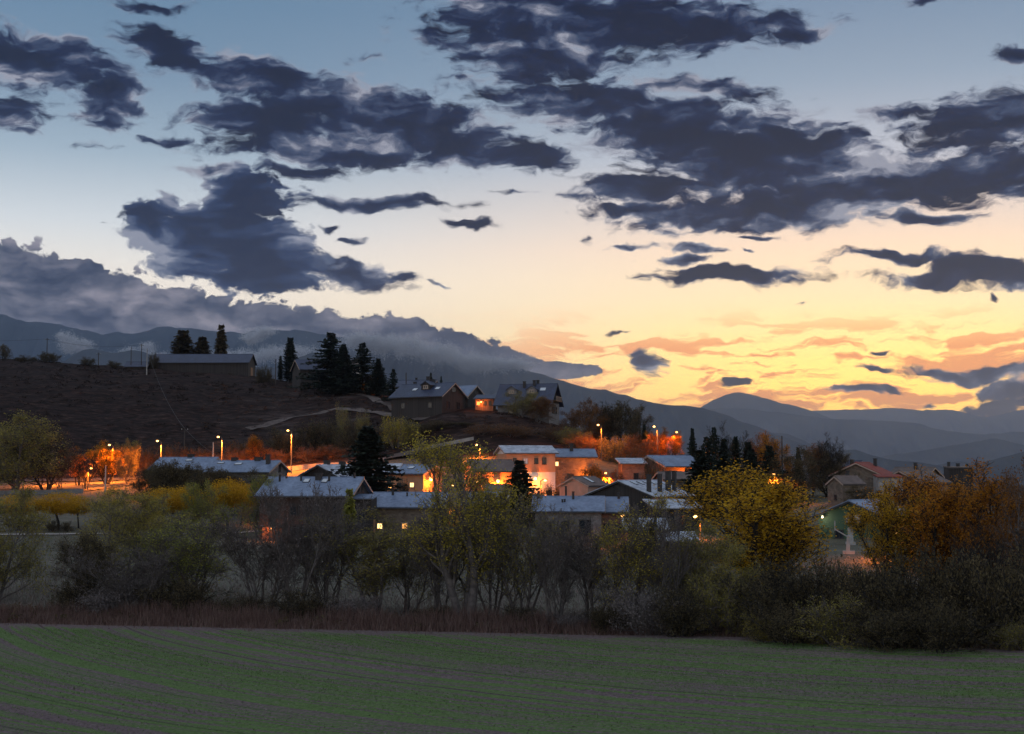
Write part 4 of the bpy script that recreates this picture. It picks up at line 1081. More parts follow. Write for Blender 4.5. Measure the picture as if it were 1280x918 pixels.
house('house', 'slate roofed house corner beside the dormered hill house', px=585, Y=345, eave=497, ridge=483, h=3.6, L=5, W_=6, a=-40, wall='planks_dark', roof='roof_slate', wins=[('R', 0, 2, 1, 1.2), ('R', 0, 4.5, 0.6, 0.7)])
house('long_barn', 'long low barn with dark blue roof on the bare hilltop', 'barn', px=252, Y=474, eave=454, ridge=443.5, h=4.8, L=33, W_=11, a=-2, wall='planks_dark', roof='roof_dark', trim='trim_dark', doors=[('R', 0, 3.2, 3.4)])
house('farm_shed', 'low dark shed at the end of the hilltop barn', 'shed', px=170, Y=470, eave=459, ridge=453, h=3.2, L=7, W_=5, a=0, wall='planks_dark', roof='roof_dark', wins=[('F', 1.5, 1.8, 1, 0.8)], doors=[('F', -1.5, 1.4, 2.1)])
house('white_house', 'small house with a plain white wall among the hilltop conifers', px=441, Y=402, eave=459, ridge=451, h=5.0, L=3.4, W_=7, a=-6, wall='plaster_white', roof='roof_brown', wins=[('F', -1.0, 1.4, 0.7, 0.9)], doors=[('R', 0, 0.9, 2.0)])
house('hill_cottage', 'low blue roofed cottage beside the tallest hilltop conifers', px=385, Y=420, eave=463, ridge=451, h=3.6, L=8, W_=7, a=28, wall='planks_dark', roof='roof_dark', wins=[('F', 0, 2, 1, 1)], doors=[('F', 2, 1, 2)])
# --- right side
house('stone_hut', 'small square brown stone house with faded tile roof', px=1057, Y=222, eave=606, ridge=596, h=4.8, L=3.9, W_=4.2, a=22, wall='stone_brown', roof='roof_brown', oe=0.25, og=0.2, wins=[('F', 0.6, 2.6, 0.45, 0.6), ('L', 0, 2.8, 0.5, 0.7)], chim=[(0.6, 0.4, 0.45, 0.9)], doors=[('F', -0.9, 0.9, 1.9)])
house('red_roofed_house', 'stone house with bright red tile roof and pale end wall', apex=1071, Y=240, eave=595, ridge=579, h=5.8, L=6.0, W_=8.6, a=56, wall='stone_brown', roof='roof_red', wins=[('L', 1.0, 3.0, 0.7, 0.9), ('F', -1.8, 3.4, 0.6, 0.8)], chim=[(-2.0, 1.2, 0.55, 0.9), (2.2, -1.4, 0.5, 1.2)], doors=[('F', 1.2, 1.0, 2.0)])
house('garage', 'pale plastered garage wall under the edge of the red roof', 'garage', px=1110, Y=234, eave=597, ridge=594, h=4.8, L=4.2, W_=2.4, a=4, wall='concrete', roof='roof_red', mono=True, oe=0.1, og=0.1, wins=[('F', 0.9, 3.0, 0.5, 0.6)], doors=[('F', -0.8, 1.6, 2.1)])
house('brown_house', 'brown weathered roof house next to the red roofed one', apex=1126, Y=236, eave=604, ridge=589, h=5.0, L=7, W_=8.4, a=38, wall='stone_red', roof='roof_brown', wins=[('L', 0.6, 2.8, 0.8, 1.0), ('F', 0, 2.6, 0.8, 1.0)], doors=[('F', 2.0, 1.0, 2.0)], chim=[(1.2, 0.4, 0.4, 0.9)])
house('brown_house', 'dark brown gabled house beyond the weathered roof', apex=1166, Y=262, eave=597, ridge=585, h=4.6, L=7, W_=7, a=140, wall='stone_brown', roof='roof_brown', wins=[('L', 0, 2.8, 0.8, 1.0), ('F', 0, 2.6, 0.8, 1.0)], chim=[(-0.4, 0.6, 0.5, 1.0)], doors=[('B', 1, 1, 2)])
house('block_house', 'dark flat topped block with aerial and chimneys above orange trees', px=1198, Y=272, eave=585, ridge=583.5, h=5.4, L=4.6, W_=4.6, a=-6, wall='planks_dark', roof='roof_brown', mono=True, oe=0.1, og=0.1, wins=[('F', 0.8, 3.6, 0.9, 1.0), ('F', -1.0, 3.6, 0.9, 1.0)], chim=[(-1.8, 0, 0.5, 0.8), (0.0, 0.4, 0.6, 0.5), (1.8, 0.8, 0.4, 0.4)], doors=[('F', 0, 1, 2)])
house('brown_house', 'blue grey roof edge behind the dark deciduous trees', px=1058, Y=268, eave=590, ridge=577, h=4.6, L=5, W_=7, a=-20, wall='stone_brown', roof='roof_dark', wins=[('F', 0, 2.5, 0.8, 1)], doors=[('R', 0, 0.9, 2)])
hS, pS = house('sports_shed', 'green walled sports shed with sloping blue roof behind the basketball hoops', 'sports shed', apex=1062, Y=172, eave=648, ridge=627, h=4.6, L=9, W_=8.4, a=52, wall='plaster_green', roof='roof_slate', oe=0.8, og=0.6, trim='trim_dark', wins=[('L', -1.5, 2.4, 1.0, 1.0), ('F', -2.5, 2.2, 1.0, 1.2)], doors=[('L', 2.0, 1.2, 2.1)])
house('kiosk', 'small rosy lit kiosk among the orange trees', 'kiosk', px=1152, Y=150, eave=672, ridge=667, h=3.0, L=2.6, W_=2.4, a=-8, wall='plaster_salmon', roof='roof_brown', mono=True, oe=0.25, og=0.25, wins=[('F', 0.4, 1.6, 0.7, 0.8)], doors=[('F', -0.7, 0.8, 1.9)])
house('archway_house', 'low house with pinkish white wall below the brown roofed house', px=622, Y=208, eave=614, ridge=607, h=3.6, L=3.2, W_=4.0, a=6, wall='plaster_white', roof='roof_brown', oe=0.25, og=0.2, wins=[('F', 0.7, 1.8, 0.6, 0.8)], doors=[('F', -0.6, 1.2, 2.1)])

# ================================================================ lamps that burn
street_lamp(141, 291, 556, 9000, 'street lamp shining through the yellow lit roadside tree', face=-1)
street_lamp(201, 288, 551, 9000, 'tall street lamp just above the smaller slate house', face=-1)
street_lamp(277, 289, 546, 9000, 'tall street lamp rising behind the ridge chimneys of the slate houses', face=-1)
street_lamp(364, 291, 538, 10000, 'tall thin street lamp at the end of the low concrete wall', face=-1)
street_lamp(60, 285, 580, 2200, 'low street lamp hidden among the dark roadside trees', face=1)
street_lamp(110, 272, 585, 1800, 'low street lamp under the orange roadside trees by the side road', face=1)
street_lamp(752, 296, 531, 1500, 'street lamp alone on the wooded slope below the chalet', face=-1)
street_lamp(822, 300, 533, 1200, 'street lamp among the glowing orange trees above the gabled house', face=-1)
street_lamp(850, 305, 540, 2200, 'street lamp standing clear between orange trees and conifers', face=-1)
street_lamp(972, 236, 592, 2600, 'street lamp glowing low in the rust coloured trees', face=-1)
street_lamp(785, 178, 644, 260, 'low street lamp with small orange glow in front of the hall', face=-1)
street_lamp(875, 182, 645, 260, 'low yellowish street lamp beside the dark conifer group', face=-1)
street_lamp(762, 238, 591, 2600, 'street lamp among bushes between stone house and gabled hall', face=-1)
street_lamp(1126, 150, 665, 900, 'street lamp half hidden in the yellow brown tree by the kiosk', face=-1)
street_lamp(345, 206, 630, 500, 'garden lamp in the small trees at the end of the long timber house', face=1)
street_lamp(202, 243, 607, 700, 'low lamp behind the yellow hedge trees below the slate houses', face=-1)
street_lamp(494, 214, 608, 500, 'low lamp glowing in a bush below the frosted narrow house', face=-1)
street_lamp(560, 226, 606, 1200, 'added low lamp spreading orange glow in the lane beside the orange house gable', face=1)  # added source, puts more orange on the facades along the lane
street_lamp(676, 238, 600, 1200, 'added low lamp filling the foot of the tall white house with glow', face=1)  # extra lamp, added to spread the village glow between the houses
street_lamp(600, 290, 566, 1500, 'added low lamp warming the bank above the corner house', face=-1)  # added for its orange light behind the roofs
street_lamp(602, 212, 601, 800, 'low lamp in front of the brown roofed corner house', face=-1)
street_lamp(468, 393, 474, 500, 'small lamp by the hedge among the hilltop conifers', face=-1)
o, n = pE('R', -1.9, 4.3); wall_lamp(o, n, 420, 'wall lamp on the glowing gable of the orange house')
o, n = pF('F', 0.2, 3.6); wall_lamp(o, n, 420, 'wall lamp on the brightly lit wall behind the willow')
o, n = pG('F', 0.6, 4.3); wall_lamp(o, n, 220, 'wall lamp on the white wall of the tall house')
o, n = pH('F', 3.3, 4.0); wall_lamp(o, n, 800, 'wall lamp at the corner of the brown stone house')
o, n = pM('F', 0.5, 3.6); wall_lamp(o, n, 800, 'wall lamp under the eave of the dark stone gabled house')
o, n = pA('F', -4.3, 1.9); wall_lamp(o, n, 60, 'small lamp beside the door of the long timber house', small=True)
o, n = pK('F', -3.7, 4.4); wall_lamp(o, n, 25, 'small pink lamp under the hall eave near the first chimney', small=True)
o, n = pK('F', -2.5, 4.4); wall_lamp(o, n, 25, 'small pink lamp under the hall eave between two chimneys', small=True)
o, n = pP('F', -0.6, 2.2); wall_lamp(o, n, 60, 'small lamp on the wooden garden room', small=True)
o, n = pS('L', -3.4, 4.5); wall_lamp(o, n, 10, 'small white bulb under the verge of the sports shed', small=True, col=(1, 0.8, 0.55), mat=M['warm_white_lens'])

# ================================================================ poles and wires
def utility_pole(px, Y, top, label, cross=True, mat='wood_pole', base=None):
    x = xz(px, Y)
    z0 = Hs(x, Y) if base is None else base
    h = zz(top, Y) - z0
    root = empty('utility_pole', (x, Y, z0))
    tag(root, label, 'pole', None)
    MB().tube([(0, 0, -0.8), (0, 0, h)], [0.17, 0.11], 8).build('post', M[mat], root)
    if cross:
        MB().box(-0.8, 0.8, -0.08, 0.08, h - 0.55, h - 0.42).build('crossarm', M[mat], root)
        for s in (-0.7, 0, 0.7):
            MB().tube([(s, 0, h - 0.42), (s, 0, h - 0.18)], 0.05, 6).build('insulator', M['white_paint'], root)
    return Vector((x, Y, z0 + h - 0.2))
def wire(a, b, sag, label):
    pts = [a.lerp(b, t) - Vector((0, 0, sag * 4 * t * (1 - t))) for t in np.linspace(0, 1, 13)]
    tag(MB().tube(pts, 0.035, 4).build('power_line', M['metal_dark']), label, 'power line')
w0 = utility_pole(-80, 470, 424, 'utility pole beyond the dark bush on the hilltop')
w1_ = utility_pole(55, 470, 423, 'utility pole above the round dark bush on the hilltop')
w2_ = utility_pole(120, 476, 441, 'short utility pole between two hilltop bushes')
w3_ = utility_pole(161, 468, 434, 'utility pole before the low farm shed', False)
w4_ = utility_pole(174, 468, 430, 'tallest of the poles clustered by the hilltop barn')
w5_ = utility_pole(181, 440, 436, 'pale concrete pole with its foot down the slope', False, 'concrete_pole')
w6_ = utility_pole(343, 430, 449, 'thin pole beside the slim hilltop cypress', False)
w7_ = utility_pole(507, 352, 466, 'thin pole behind the dormered hill house', False)
w8_ = utility_pole(230, 330, 535, 'thin pole standing low on the dark slope', True)
w9_ = utility_pole(266, 285, 553, 'short pole beside the ridge chimney street lamp', False, 'concrete_pole')
w10_ = utility_pole(132, 262, 582, 'grey concrete pole in front of the yellow lit tree', False, 'concrete_pole')
w11_ = utility_pole(978, 250, 545, 'slanting dark pole above the rust coloured trees', False)
wire(w0, w1_, 0.6, 'wire running to the pole above the round hilltop bush')
wire(w1_, w4_, 1.6, 'wire between the hilltop bush pole and the barn poles')
wire(w8_, at(330, 592, 283), 2.0, 'thin wire dropping from the slope pole toward the slate houses')
wire(w5_, w8_, 2.5, 'long wire coming down the dark slope to the low pole')

# ================================================================ basketball hoops by the sports shed
def hoop(px, Y, rz, label):
    x = xz(px, Y)
    root = empty('basketball_hoop', (x, Y, Hs(x, Y)), rz)
    tag(root, label, 'basketball hoop', None)
    MB().box(-0.45, 0.45, -1.2, 0.1, 0, 0.35).build('base', M['padding_grey'], root)
    MB().obox((0, -0.5, 1.1), (0.28, 0, 0), (0, 0.2, 0.06), (0, -0.06, 0.9)).build('padding', M['padding_grey'], root)
    MB().tube([(0, -0.6, 0.3), (0, -0.45, 1.9), (0, 0.9, 2.7)], [0.09, 0.08, 0.07], 6).build('arm', M['padding_grey'], root)
    bd = MB().box(-0.9, 0.9, 0.9, 0.95, 2.6, 3.65).build('backboard', M['padding_grey'], root)
    fr = MB()
    for x0, x1, z0, z1 in ((-0.9, 0.9, 2.6, 2.68), (-0.9, 0.9, 3.57, 3.65), (-0.9, -0.82, 2.68, 3.57), (0.82, 0.9, 2.68, 3.57), (-0.3, 0.3, 2.8, 2.85), (-0.3, 0.3, 3.2, 3.25), (-0.3, -0.25, 2.85, 3.2), (0.25, 0.3, 2.85, 3.2)):
        fr.box(x0, x1, 0.953, 0.965, z0, z1)
    fr.build('board_lines', M['metal_dark'], bd)
    pts = [(0.23 * math.cos(t), 1.2 + 0.23 * math.sin(t), 2.75) for t in np.linspace(0, 2 * math.pi, 17)]
    MB().tube(pts, 0.02, 5, False).build('ring', M['roof_red'], root)
    net = MB()
    for t in np.linspace(0, 2 * math.pi, 9)[:-1]:
        net.tube([(0.23 * math.cos(t), 1.2 + 0.23 * math.sin(t), 2.74), (0.13 * math.cos(t + 0.4), 1.2 + 0.13 * math.sin(t + 0.4), 2.3)], 0.012, 3)
    net.build('net', M['padding_grey'], root)
    return root
hoop(1053, 158, math.radians(75), 'white padded basketball stand seen side on before the green shed')
hoop(1063, 166, math.radians(180), 'basketball backboard facing the meadow before the green shed')

# ================================================================ trees
class TreeGen:
    """tapered limbs as tubes, leaves as small rhombs; arrays are normalised to height 1, crown width 1 later"""
    def __init__(self, seed):
        self.r = np.random.default_rng(seed)
        self.bv, self.bf, self.bn = [], [], 0      # trunk and limbs
        self.tv, self.tf, self.tn = [], [], 0      # fine twigs
        self.tips = []                             # leaf sites: pos, dir
    def tube(self, pts, rad, sides, fine):
        n = len(pts)
        d = np.gradient(pts, axis=0)
        d /= np.linalg.norm(d, axis=1)[:, None] + 1e-9
        ref = np.where(np.abs(d[:, 2:3]) < 0.9, np.array([[0.2, 0.1, 1.0]]), np.array([[1.0, 0, 0]]))
        a = np.cross(d, ref); a /= np.linalg.norm(a, axis=1)[:, None] + 1e-9
        b = np.cross(d, a)
        t = np.arange(sides) * 2 * math.pi / sides
        V = pts[:, None, :] + rad[:, None, None] * (np.cos(t)[None, :, None] * a[:, None, :] + np.sin(t)[None, :, None] * b[:, None, :])
        i = np.arange(n - 1)[:, None] * sides; k = np.arange(sides)[None, :]; q = (np.arange(sides)[None, :] + 1) % sides
        Fq = np.stack([i + k, i + q, i + sides + q, i + sides + k], -1).reshape(-1, 4)
        if fine:
            self.tv.append(V.reshape(-1, 3)); self.tf.append(Fq + self.tn); self.tn += n * sides
        else:
            self.bv.append(V.reshape(-1, 3)); self.bf.append(Fq + self.bn); self.bn += n * sides
    def branch(self, p, d, length, rad, lev, spec):
        r = self.r
        S = spec[lev]
        n = S.get('seg', 4)
        pts = [np.array(p, float)]
        d = np.array(d, float)
        for i in range(n):
            d = d + r.normal(0, S.get('gnarl', 0.18), 3) + np.array([0, 0, S.get('up', 0.08)])
            d /= np.linalg.norm(d)
            pts.append(pts[-1] + d * length / n)
        pts = np.array(pts)
        last = lev == len(spec) - 1
        tt = np.linspace(0, 1, n + 1)
        rr = rad * (1 - tt * S.get('taper', 0.75))
        self.tube(pts, np.maximum(rr, S.get('rmin', 0.012)), S.get('sides', 3), S.get('fine', last))
        if S.get('leaf', 0):
            k = S['leaf']
            t = r.uniform(S.get('lt0', 0.2), 1.0, k) * n
            i = np.minimum(t.astype(int), n - 1); f = (t - i)[:, None]
            q = pts[i] * (1 - f) + pts[i + 1] * f
            self.tips.append(q + r.normal(0, S.get('ljit', 0.12), (k, 3)))
        if last:
            return
        N = spec[lev + 1]
        m = N['n'] if not isinstance(N['n'], tuple) else int(r.integers(N['n'][0], N['n'][1] + 1))
        ts = np.sort(r.uniform(N.get('t0', 0.3), 1.0, m))
        phi = r.uniform(0, 6.28)
        for t in ts:
            x = t * n; i = min(int(x), n - 1); f = x - i
            q = pts[i] * (1 - f) + pts[i + 1] * f
            dd = pts[i + 1] - pts[i]; dd /= np.linalg.norm(dd)
            phi += 2.4 + r.normal(0, 0.4)
            ang = N.get('ang', 0.8) * r.uniform(0.7, 1.25)
            ref = np.array([0, 0, 1.0]) if abs(dd[2]) < 0.95 else np.array([1.0, 0, 0])
            a = np.cross(dd, ref); a /= np.linalg.norm(a); b = np.cross(dd, a)
            nd = dd * math.cos(ang) + (a * math.cos(phi) + b * math.sin(phi)) * math.sin(ang)
            ln = length * N.get('len', 0.55) * r.uniform(0.7, 1.2) * (1 - N.get('fall', 0.35) * t)
            rb = rad * (1 - t * S.get('taper', 0.75)) * N.get('rad', 0.55)
            self.branch(q, nd, ln, max(rb, 0.012), lev + 1, spec)
    def meshes(self, name, leaf_size, leaf_aspect=0.6, max_leaf=None, bark='bark', leaf='leaf_olive', twig_in_crown=True):
        r = self.r
        V, Fq, off = [], [], 0
        if self.tips:
            C = np.concatenate(self.tips)
            if max_leaf and len(C) > max_leaf:
                C = C[r.choice(len(C), max_leaf, replace=False)]
            k = len(C)
            a = r.normal(0, 1, (k, 3)); a /= np.linalg.norm(a, axis=1)[:, None]
            b = np.cross(a, r.normal(0, 1, (k, 3))); b /= np.linalg.norm(b, axis=1)[:, None]
            s = leaf_size * r.uniform(0.6, 1.5, (k, 1))
            V.append(np.stack([C - a * s, C - b * s * leaf_aspect, C + a * s, C + b * s * leaf_aspect], 1).reshape(-1, 3))
            Fq.append(np.arange(k * 4).reshape(-1, 4)); off = k * 4
        tw = None
        bv, bf = list(self.bv), list(self.bf)
        if self.tv:
            bv += self.tv; bf += [f + self.bn for f in self.tf]
        trunk = mesh_np(name + '_trunk', np.concatenate(bv), bf, True)
        trunk.materials.append(M[bark])
        crown = None
        if V:
            crown = mesh_np(name + '_crown', np.concatenate(V), Fq)
            crown.materials.append(M[leaf])
        allv = np.concatenate(bv + V)
        lo, hi = np.percentile(V[0] if V else allv, 2.2, axis=0), [np.percentile((V[0] if V else allv)[:, c], q) for c, q in enumerate((97.8, 97.8, 99.3))]
        return dict(trunk=trunk, crown=crown, h=float(hi[2]), w=float(((hi[0] - lo[0]) + (hi[1] - lo[1])) / 2))

PROTO = {}
def deciduous(name, seed, stems, spec, leaf_size, height=10.0, spread=0.25, srad=0.22, max_leaf=9000, **kw):
    g = TreeGen(seed)
    for s in range(stems):
        a = 6.28 * s / stems + g.r.uniform(-0.5, 0.5)
        sp = spread * g.r.uniform(0.6, 1.3) if stems > 1 else 0.05
        g.branch((0.25 * math.cos(a) * (stems > 1), 0.25 * math.sin(a) * (stems > 1), -0.3), (math.cos(a) * sp, math.sin(a) * sp, 1), height * g.r.uniform(0.75, 1.0) * (0.72 if kw.get('short') else 0.8), srad * g.r.uniform(0.7, 1.1), 0, spec)
    kw.pop('short', None)
    PROTO[name] = g.meshes(name, leaf_size, max_leaf=max_leaf, **kw)
def spec4(n1, n2, n3, leaf, t0=0.3, ang1=0.75, up=0.10, gn=0.14, len1=0.55, len2=0.5, rmin=0.012, twig_leaf=None, jit=0.14):
    return [dict(seg=7, gnarl=0.10, up=0.10, taper=0.8, sides=7),
            dict(n=n1, seg=5, gnarl=gn, up=up, ang=ang1, len=len1, t0=t0, rad=0.55, sides=5, taper=0.8, fall=0.45),
            dict(n=n2, seg=4, gnarl=gn + 0.04, up=up * 0.8, ang=0.7, len=len2, t0=0.25, rad=0.5, sides=3, taper=0.8, fine=True, rmin=rmin, leaf=leaf // 2, ljit=jit),
            dict(n=n3, seg=3, gnarl=0.2, up=0.06, ang=0.65, len=0.55, t0=0.2, rad=0.55, sides=3, taper=0.6, fine=True, rmin=rmin, leaf=leaf, ljit=jit)]
for i in range(3):       # almost bare, several slender stems: mostly twigs
    deciduous(f'bare{i}', 20 + i, 6 - i, spec4(11, 9, 7, 1, t0=0.16, up=0.16, ang1=0.5, gn=0.11, len1=0.46, rmin=0.010), 0.036, 10, 0.24, 0.10, max_leaf=1500, leaf='leaf_twig')
for i in range(3):       # thin autumn foliage over visible limbs
    deciduous(f'sparse{i}', 40 + i, 4 - i % 2, spec4(12, 9, 6, 9, t0=0.16, up=0.14, ang1=0.55, len1=0.48, jit=0.17), 0.05, 10, 0.24, 0.11, max_leaf=8500)
for i in range(3):       # leafy
    deciduous(f'leafy{i}', 60 + i, 3 if i else 2, spec4(14, 10, 7, 16, t0=0.08, ang1=0.8, up=0.08, jit=0.24), 0.06, 9, 0.3, 0.16, max_leaf=15000)
deciduous('willow', 81, 3, spec4(15, 10, 7, 12, t0=0.16, ang1=0.55, up=0.12, jit=0.28, len1=0.42), 0.058, 14, 0.13, 0.30, max_leaf=17000)
deciduous('fan', 82, 7, spec4(11, 9, 7, 16, t0=0.14, ang1=0.55, up=0.10, jit=0.2, len1=0.5), 0.058, 10, 0.5, 0.17, max_leaf=24000)
deciduous('fan2', 83, 6, spec4(11, 9, 7, 15, t0=0.12, ang1=0.55, up=0.11, jit=0.2, len1=0.48), 0.058, 10, 0.36, 0.17, max_leaf=22000)
for i in range(2):       # small round pollard on a clear stem
    g = TreeGen(90 + i)
    sp = [dict(seg=4, gnarl=0.05, up=0.1, taper=0.35, sides=7),
          dict(n=16, seg=4, gnarl=0.15, up=0.12, ang=0.95, len=0.62, t0=0.85, rad=0.45, sides=4, fall=0.1),
          dict(n=9, seg=3, gnarl=0.18, up=0.12, ang=0.7, len=0.55, t0=0.2, rad=0.5, sides=3, fine=True, leaf=22, ljit=0.16),
          dict(n=4, seg=2, gnarl=0.2, up=0.2, ang=0.6, len=0.5, t0=0.3, rad=0.5, sides=3, fine=True, leaf=12, ljit=0.12)]
    g.branch((0, 0, -0.2), (0, 0, 1), 2.7, 0.12, 0, sp)
    d = g.r.normal(0, 1, (5000, 3)); d /= np.linalg.norm(d, axis=1)[:, None]; d *= g.r.uniform(0.25, 1, (5000, 1)) ** 0.4
    d *= (0.8 + 0.35 * g.r.uniform(0, 1, (5000, 1)))
    g.tips.append(np.array([[0, 0, 3.7]]) + d * np.array([[1.75, 1.75, 1.6]]))
    PROTO[f'pollard{i}'] = g.meshes('pollard', 0.055, max_leaf=15000, leaf='leaf_yellow')
for i in range(3):       # shrubs
    g = TreeGen(100 + i)
    sp = [dict(seg=4, gnarl=0.2, up=0.06, taper=0.8, sides=4, rmin=0.015),
          dict(n=9, seg=4, gnarl=0.2, up=0.06, ang=0.8, len=0.6, t0=0.1, rad=0.5, sides=3, fine=True, leaf=12, ljit=0.14),
          dict(n=8, seg=3, gnarl=0.25, up=0.05, ang=0.7, len=0.55, t0=0.15, rad=0.5, sides=3, fine=True, leaf=14, ljit=0.15)]
    for s in range(13):
        a = g.r.uniform(0, 6.28); t = g.r.uniform(0.1, 0.9)
        g.branch((0.7 * t * math.cos(a), 0.7 * t * math.sin(a), -0.2), (t * math.cos(a), t * math.sin(a), 0.9), g.r.uniform(1.9, 3.0), 0.06, 0, sp)
    PROTO[f'shrub{i}'] = g.meshes('shrub', 0.045, max_leaf=8000, leaf='leaf_dark')
def conifer(name, seed, H_=12.0, R=2.4, whorls=46, per=11, droop=0.25, power=0.85, clear=0.06, irregular=0.2, tuft=0.34):
    g = TreeGen(seed)
    r = g.r
    zt = np.linspace(0, 1, 9)
    pts = np.stack([0.08 * np.sin(zt * 5 + seed), 0.08 * np.cos(zt * 4), zt * H_], 1)
    g.tube(pts, 0.24 * (1 - zt * 0.93), 7, False)
    V, k = [], 0
    for w in range(whorls):
        t = clear + (1 - clear) * (w / whorls) ** 0.92
        z = t * H_
        Rw = R * max(0.03, (1 - t)) ** power * (1 + r.normal(0, irregular))
        m = max(4, int(per * (0.55 + 0.45 * (1 - t))))
        ph = r.uniform(0, 6.28)
        for b in range(m):
            a = ph + 6.28 * b / m + r.normal(0, 0.18)
            L = max(0.12, Rw * r.uniform(0.72, 1.12))
            u = np.linspace(0, 1, 5)
            up = -droop * L * u + 0.30 * L * u ** 2.2 * droop * 1.3
            bp = np.stack([np.cos(a) * L * u, np.sin(a) * L * u, z + up + r.normal(0, 0.04)], 1)
            g.tube(bp, 0.035 * (1 - 0.8 * u) * (0.4 + L / R), 3, True)
            ns = int(7 + 14 * L)
            for q in range(ns):
                f = r.uniform(0.12, 1.0)
                c = np.array([np.interp(f, u, bp[:, 0]), np.interp(f, u, bp[:, 1]), np.interp(f, u, bp[:, 2])])
                side = r.choice([-1, 1])
                da = a + side * r.uniform(0.4, 1.1)
                ln = tuft * r.uniform(0.6, 1.3) * (1.15 - 0.5 * f)
                d = np.array([math.cos(da) * ln, math.sin(da) * ln, -ln * r.uniform(0.1, 0.6)])
                sd = np.array([-math.sin(da), math.cos(da), r.normal(0, 0.7)]) * 0.15 * r.uniform(0.7, 1.4)
                V.append([c, c + d * 0.55 - sd, c + d, c + d * 0.55 + sd])
    V = np.array(V)
    bv = g.bv + g.tv; bf = g.bf + [f + g.bn for f in g.tf]
    tr = mesh_np(name + '_trunk', np.concatenate(bv), bf, True); tr.materials.append(M['bark_dark'])
    cr = mesh_np(name + '_crown', V.reshape(-1, 3), [np.arange(len(V) * 4).reshape(-1, 4)]); cr.materials.append(M['leaf_conifer'])
    PROTO[name] = dict(trunk=tr, crown=cr, h=H_, w=2 * R * 0.92)
conifer('spruce0', 1); conifer('spruce1', 2, R=2.9, per=10, irregular=0.28, droop=0.35)
conifer('pine0', 3, R=3.0, whorls=34, per=9, power=0.6, irregular=0.38, clear=0.12, droop=0.1, tuft=0.42)
conifer('cypress0', 4, H_=10, R=1.15, whorls=40, per=8, power=0.45, droop=-0.7, irregular=0.15, clear=0.05, tuft=0.3)

def plant(kind, px, Y, top, wpx, name, label, leaf=None, bark=None, group=None, cat=None, rz=None, x=None, height=None):
    p = PROTO[kind]
    if bark is None and leaf in ('leaf_dark', 'leaf_yellow', 'leaf_orange'):
        bark = 'bark_dark'
    if x is None:
        x = xz(px, Y)
    z0 = Hs(x, Y)
    hh = height if height is not None else max(0.8, zz(top, Y) - z0)
    ww = wpx / F_PX * Y
    root = empty(name, (x, Y, z0), random.uniform(0, 6.28) if rz is None else rz)
    root.scale = (ww / p['w'], ww / p['w'], hh / p['h'])
    tag(root, label, cat or ('shrub' if 'shrub' in name or 'bush' in name else 'tree'), group)
    for part, mt in (('trunk', bark), ('crown', leaf)):
        if p[part] is None:
            continue
        o = link(part, p[part], None, root)
        if mt:
            o.material_slots[0].link = 'OBJECT'
            o.material_slots[0].material = M[mt]
    return root
random.seed(5)
# --- tree row along the field (a thing each)
plant('leafy0', -4, 124, 612, 84, 'olive_tree', 'dense dark olive green tree at the meadow corner beside the pale gap', 'leaf_olive')
plant('leafy1', -45, 126, 625, 90, 'olive_tree', 'dark green tree behind the one at the meadow corner', 'leaf_dark')
plant('leafy2', 116, 119, 668, 66, 'dark_shrub', 'dark broad bush standing forward at the end of the tree row', 'leaf_dark')
plant('leafy1', 160, 137, 616, 104, 'olive_tree', 'broad olive tree with yellowish top behind the grey twiggy bush', 'leaf_olive')
plant('bare0', 175, 117, 672, 116, 'twiggy_tree', 'broad leafless grey pink twiggy tree beside the dark bush', 'leaf_twig')
plant('sparse2', 243, 121, 638, 118, 'green_tree', 'bushy yellow green tree with dark limbs fanning out', 'leaf_green')
plant('sparse0', 215, 128, 655, 90, 'green_tree', 'thin green tree behind the bushy yellow green one', 'leaf_green')
plant('bare1', 330, 117, 645, 110, 'bare_tree', 'leafless leaning tree right before the timber house door', 'leaf_twig')
plant('bare2', 372, 116, 606, 100, 'bare_tree', 'tall leafless tree veiling the slate roof of the timber house', 'leaf_twig')
plant('bare0', 410, 119, 618, 90, 'bare_tree', 'leafless twiggy tree before the middle of the timber house', 'leaf_twig')
plant('cypress0', 437, 160, 611, 24, 'cypress_tree', 'small pointed green tree at the gable of the timber house', 'leaf_green')
plant('sparse1', 470, 117, 640, 105, 'sparse_tree', 'slender tree with thin olive leaves below the low slate house', 'leaf_olive')
plant('sparse2', 512, 120, 650, 80, 'sparse_tree', 'thin leaved tree beside the big willow stem', 'leaf_olive')
plant('bare1', 548, 115, 640, 85, 'bare_tree', 'bare brown stemmed tree close to the willow', 'leaf_twig')
plant('willow', 582, 112, 550, 118, 'willow_tree', 'tallest yellow green willow with thick forked trunk', 'leaf_yellowgreen')
plant('bare2', 615, 118, 625, 90, 'bare_tree', 'leafless tree leaning out behind the willow', 'leaf_twig')
plant('sparse0', 655, 112, 618, 110, 'sparse_tree', 'grey olive thin tree in front of the dark garden spruce', 'leaf_olive')
plant('bare0', 694, 109, 640, 70, 'bare_tree', 'slim leafless tree with forked stem below the blue slate house', 'leaf_twig')
plant('bare1', 738, 109, 648, 95, 'bare_tree', 'leafless spreading tree before the stone corner pier', 'leaf_twig')
plant('sparse2', 790, 107, 622, 105, 'sparse_tree', 'yellowing thin tree in front of the orange glowing lamp', 'leaf_yellowgreen')
plant('bare2', 828, 106, 628, 70, 'bare_tree', 'tall thin leafless tree before the veranda wing', 'leaf_twig')
plant('sparse1', 858, 108, 650, 70, 'sparse_tree', 'small brownish tree next to the tall thin leafless one', 'leaf_olive')
plant('leafy0', 893, 108, 660, 95, 'olive_tree', 'rounded olive tree at the foot of the broad yellow tree', 'leaf_olive')
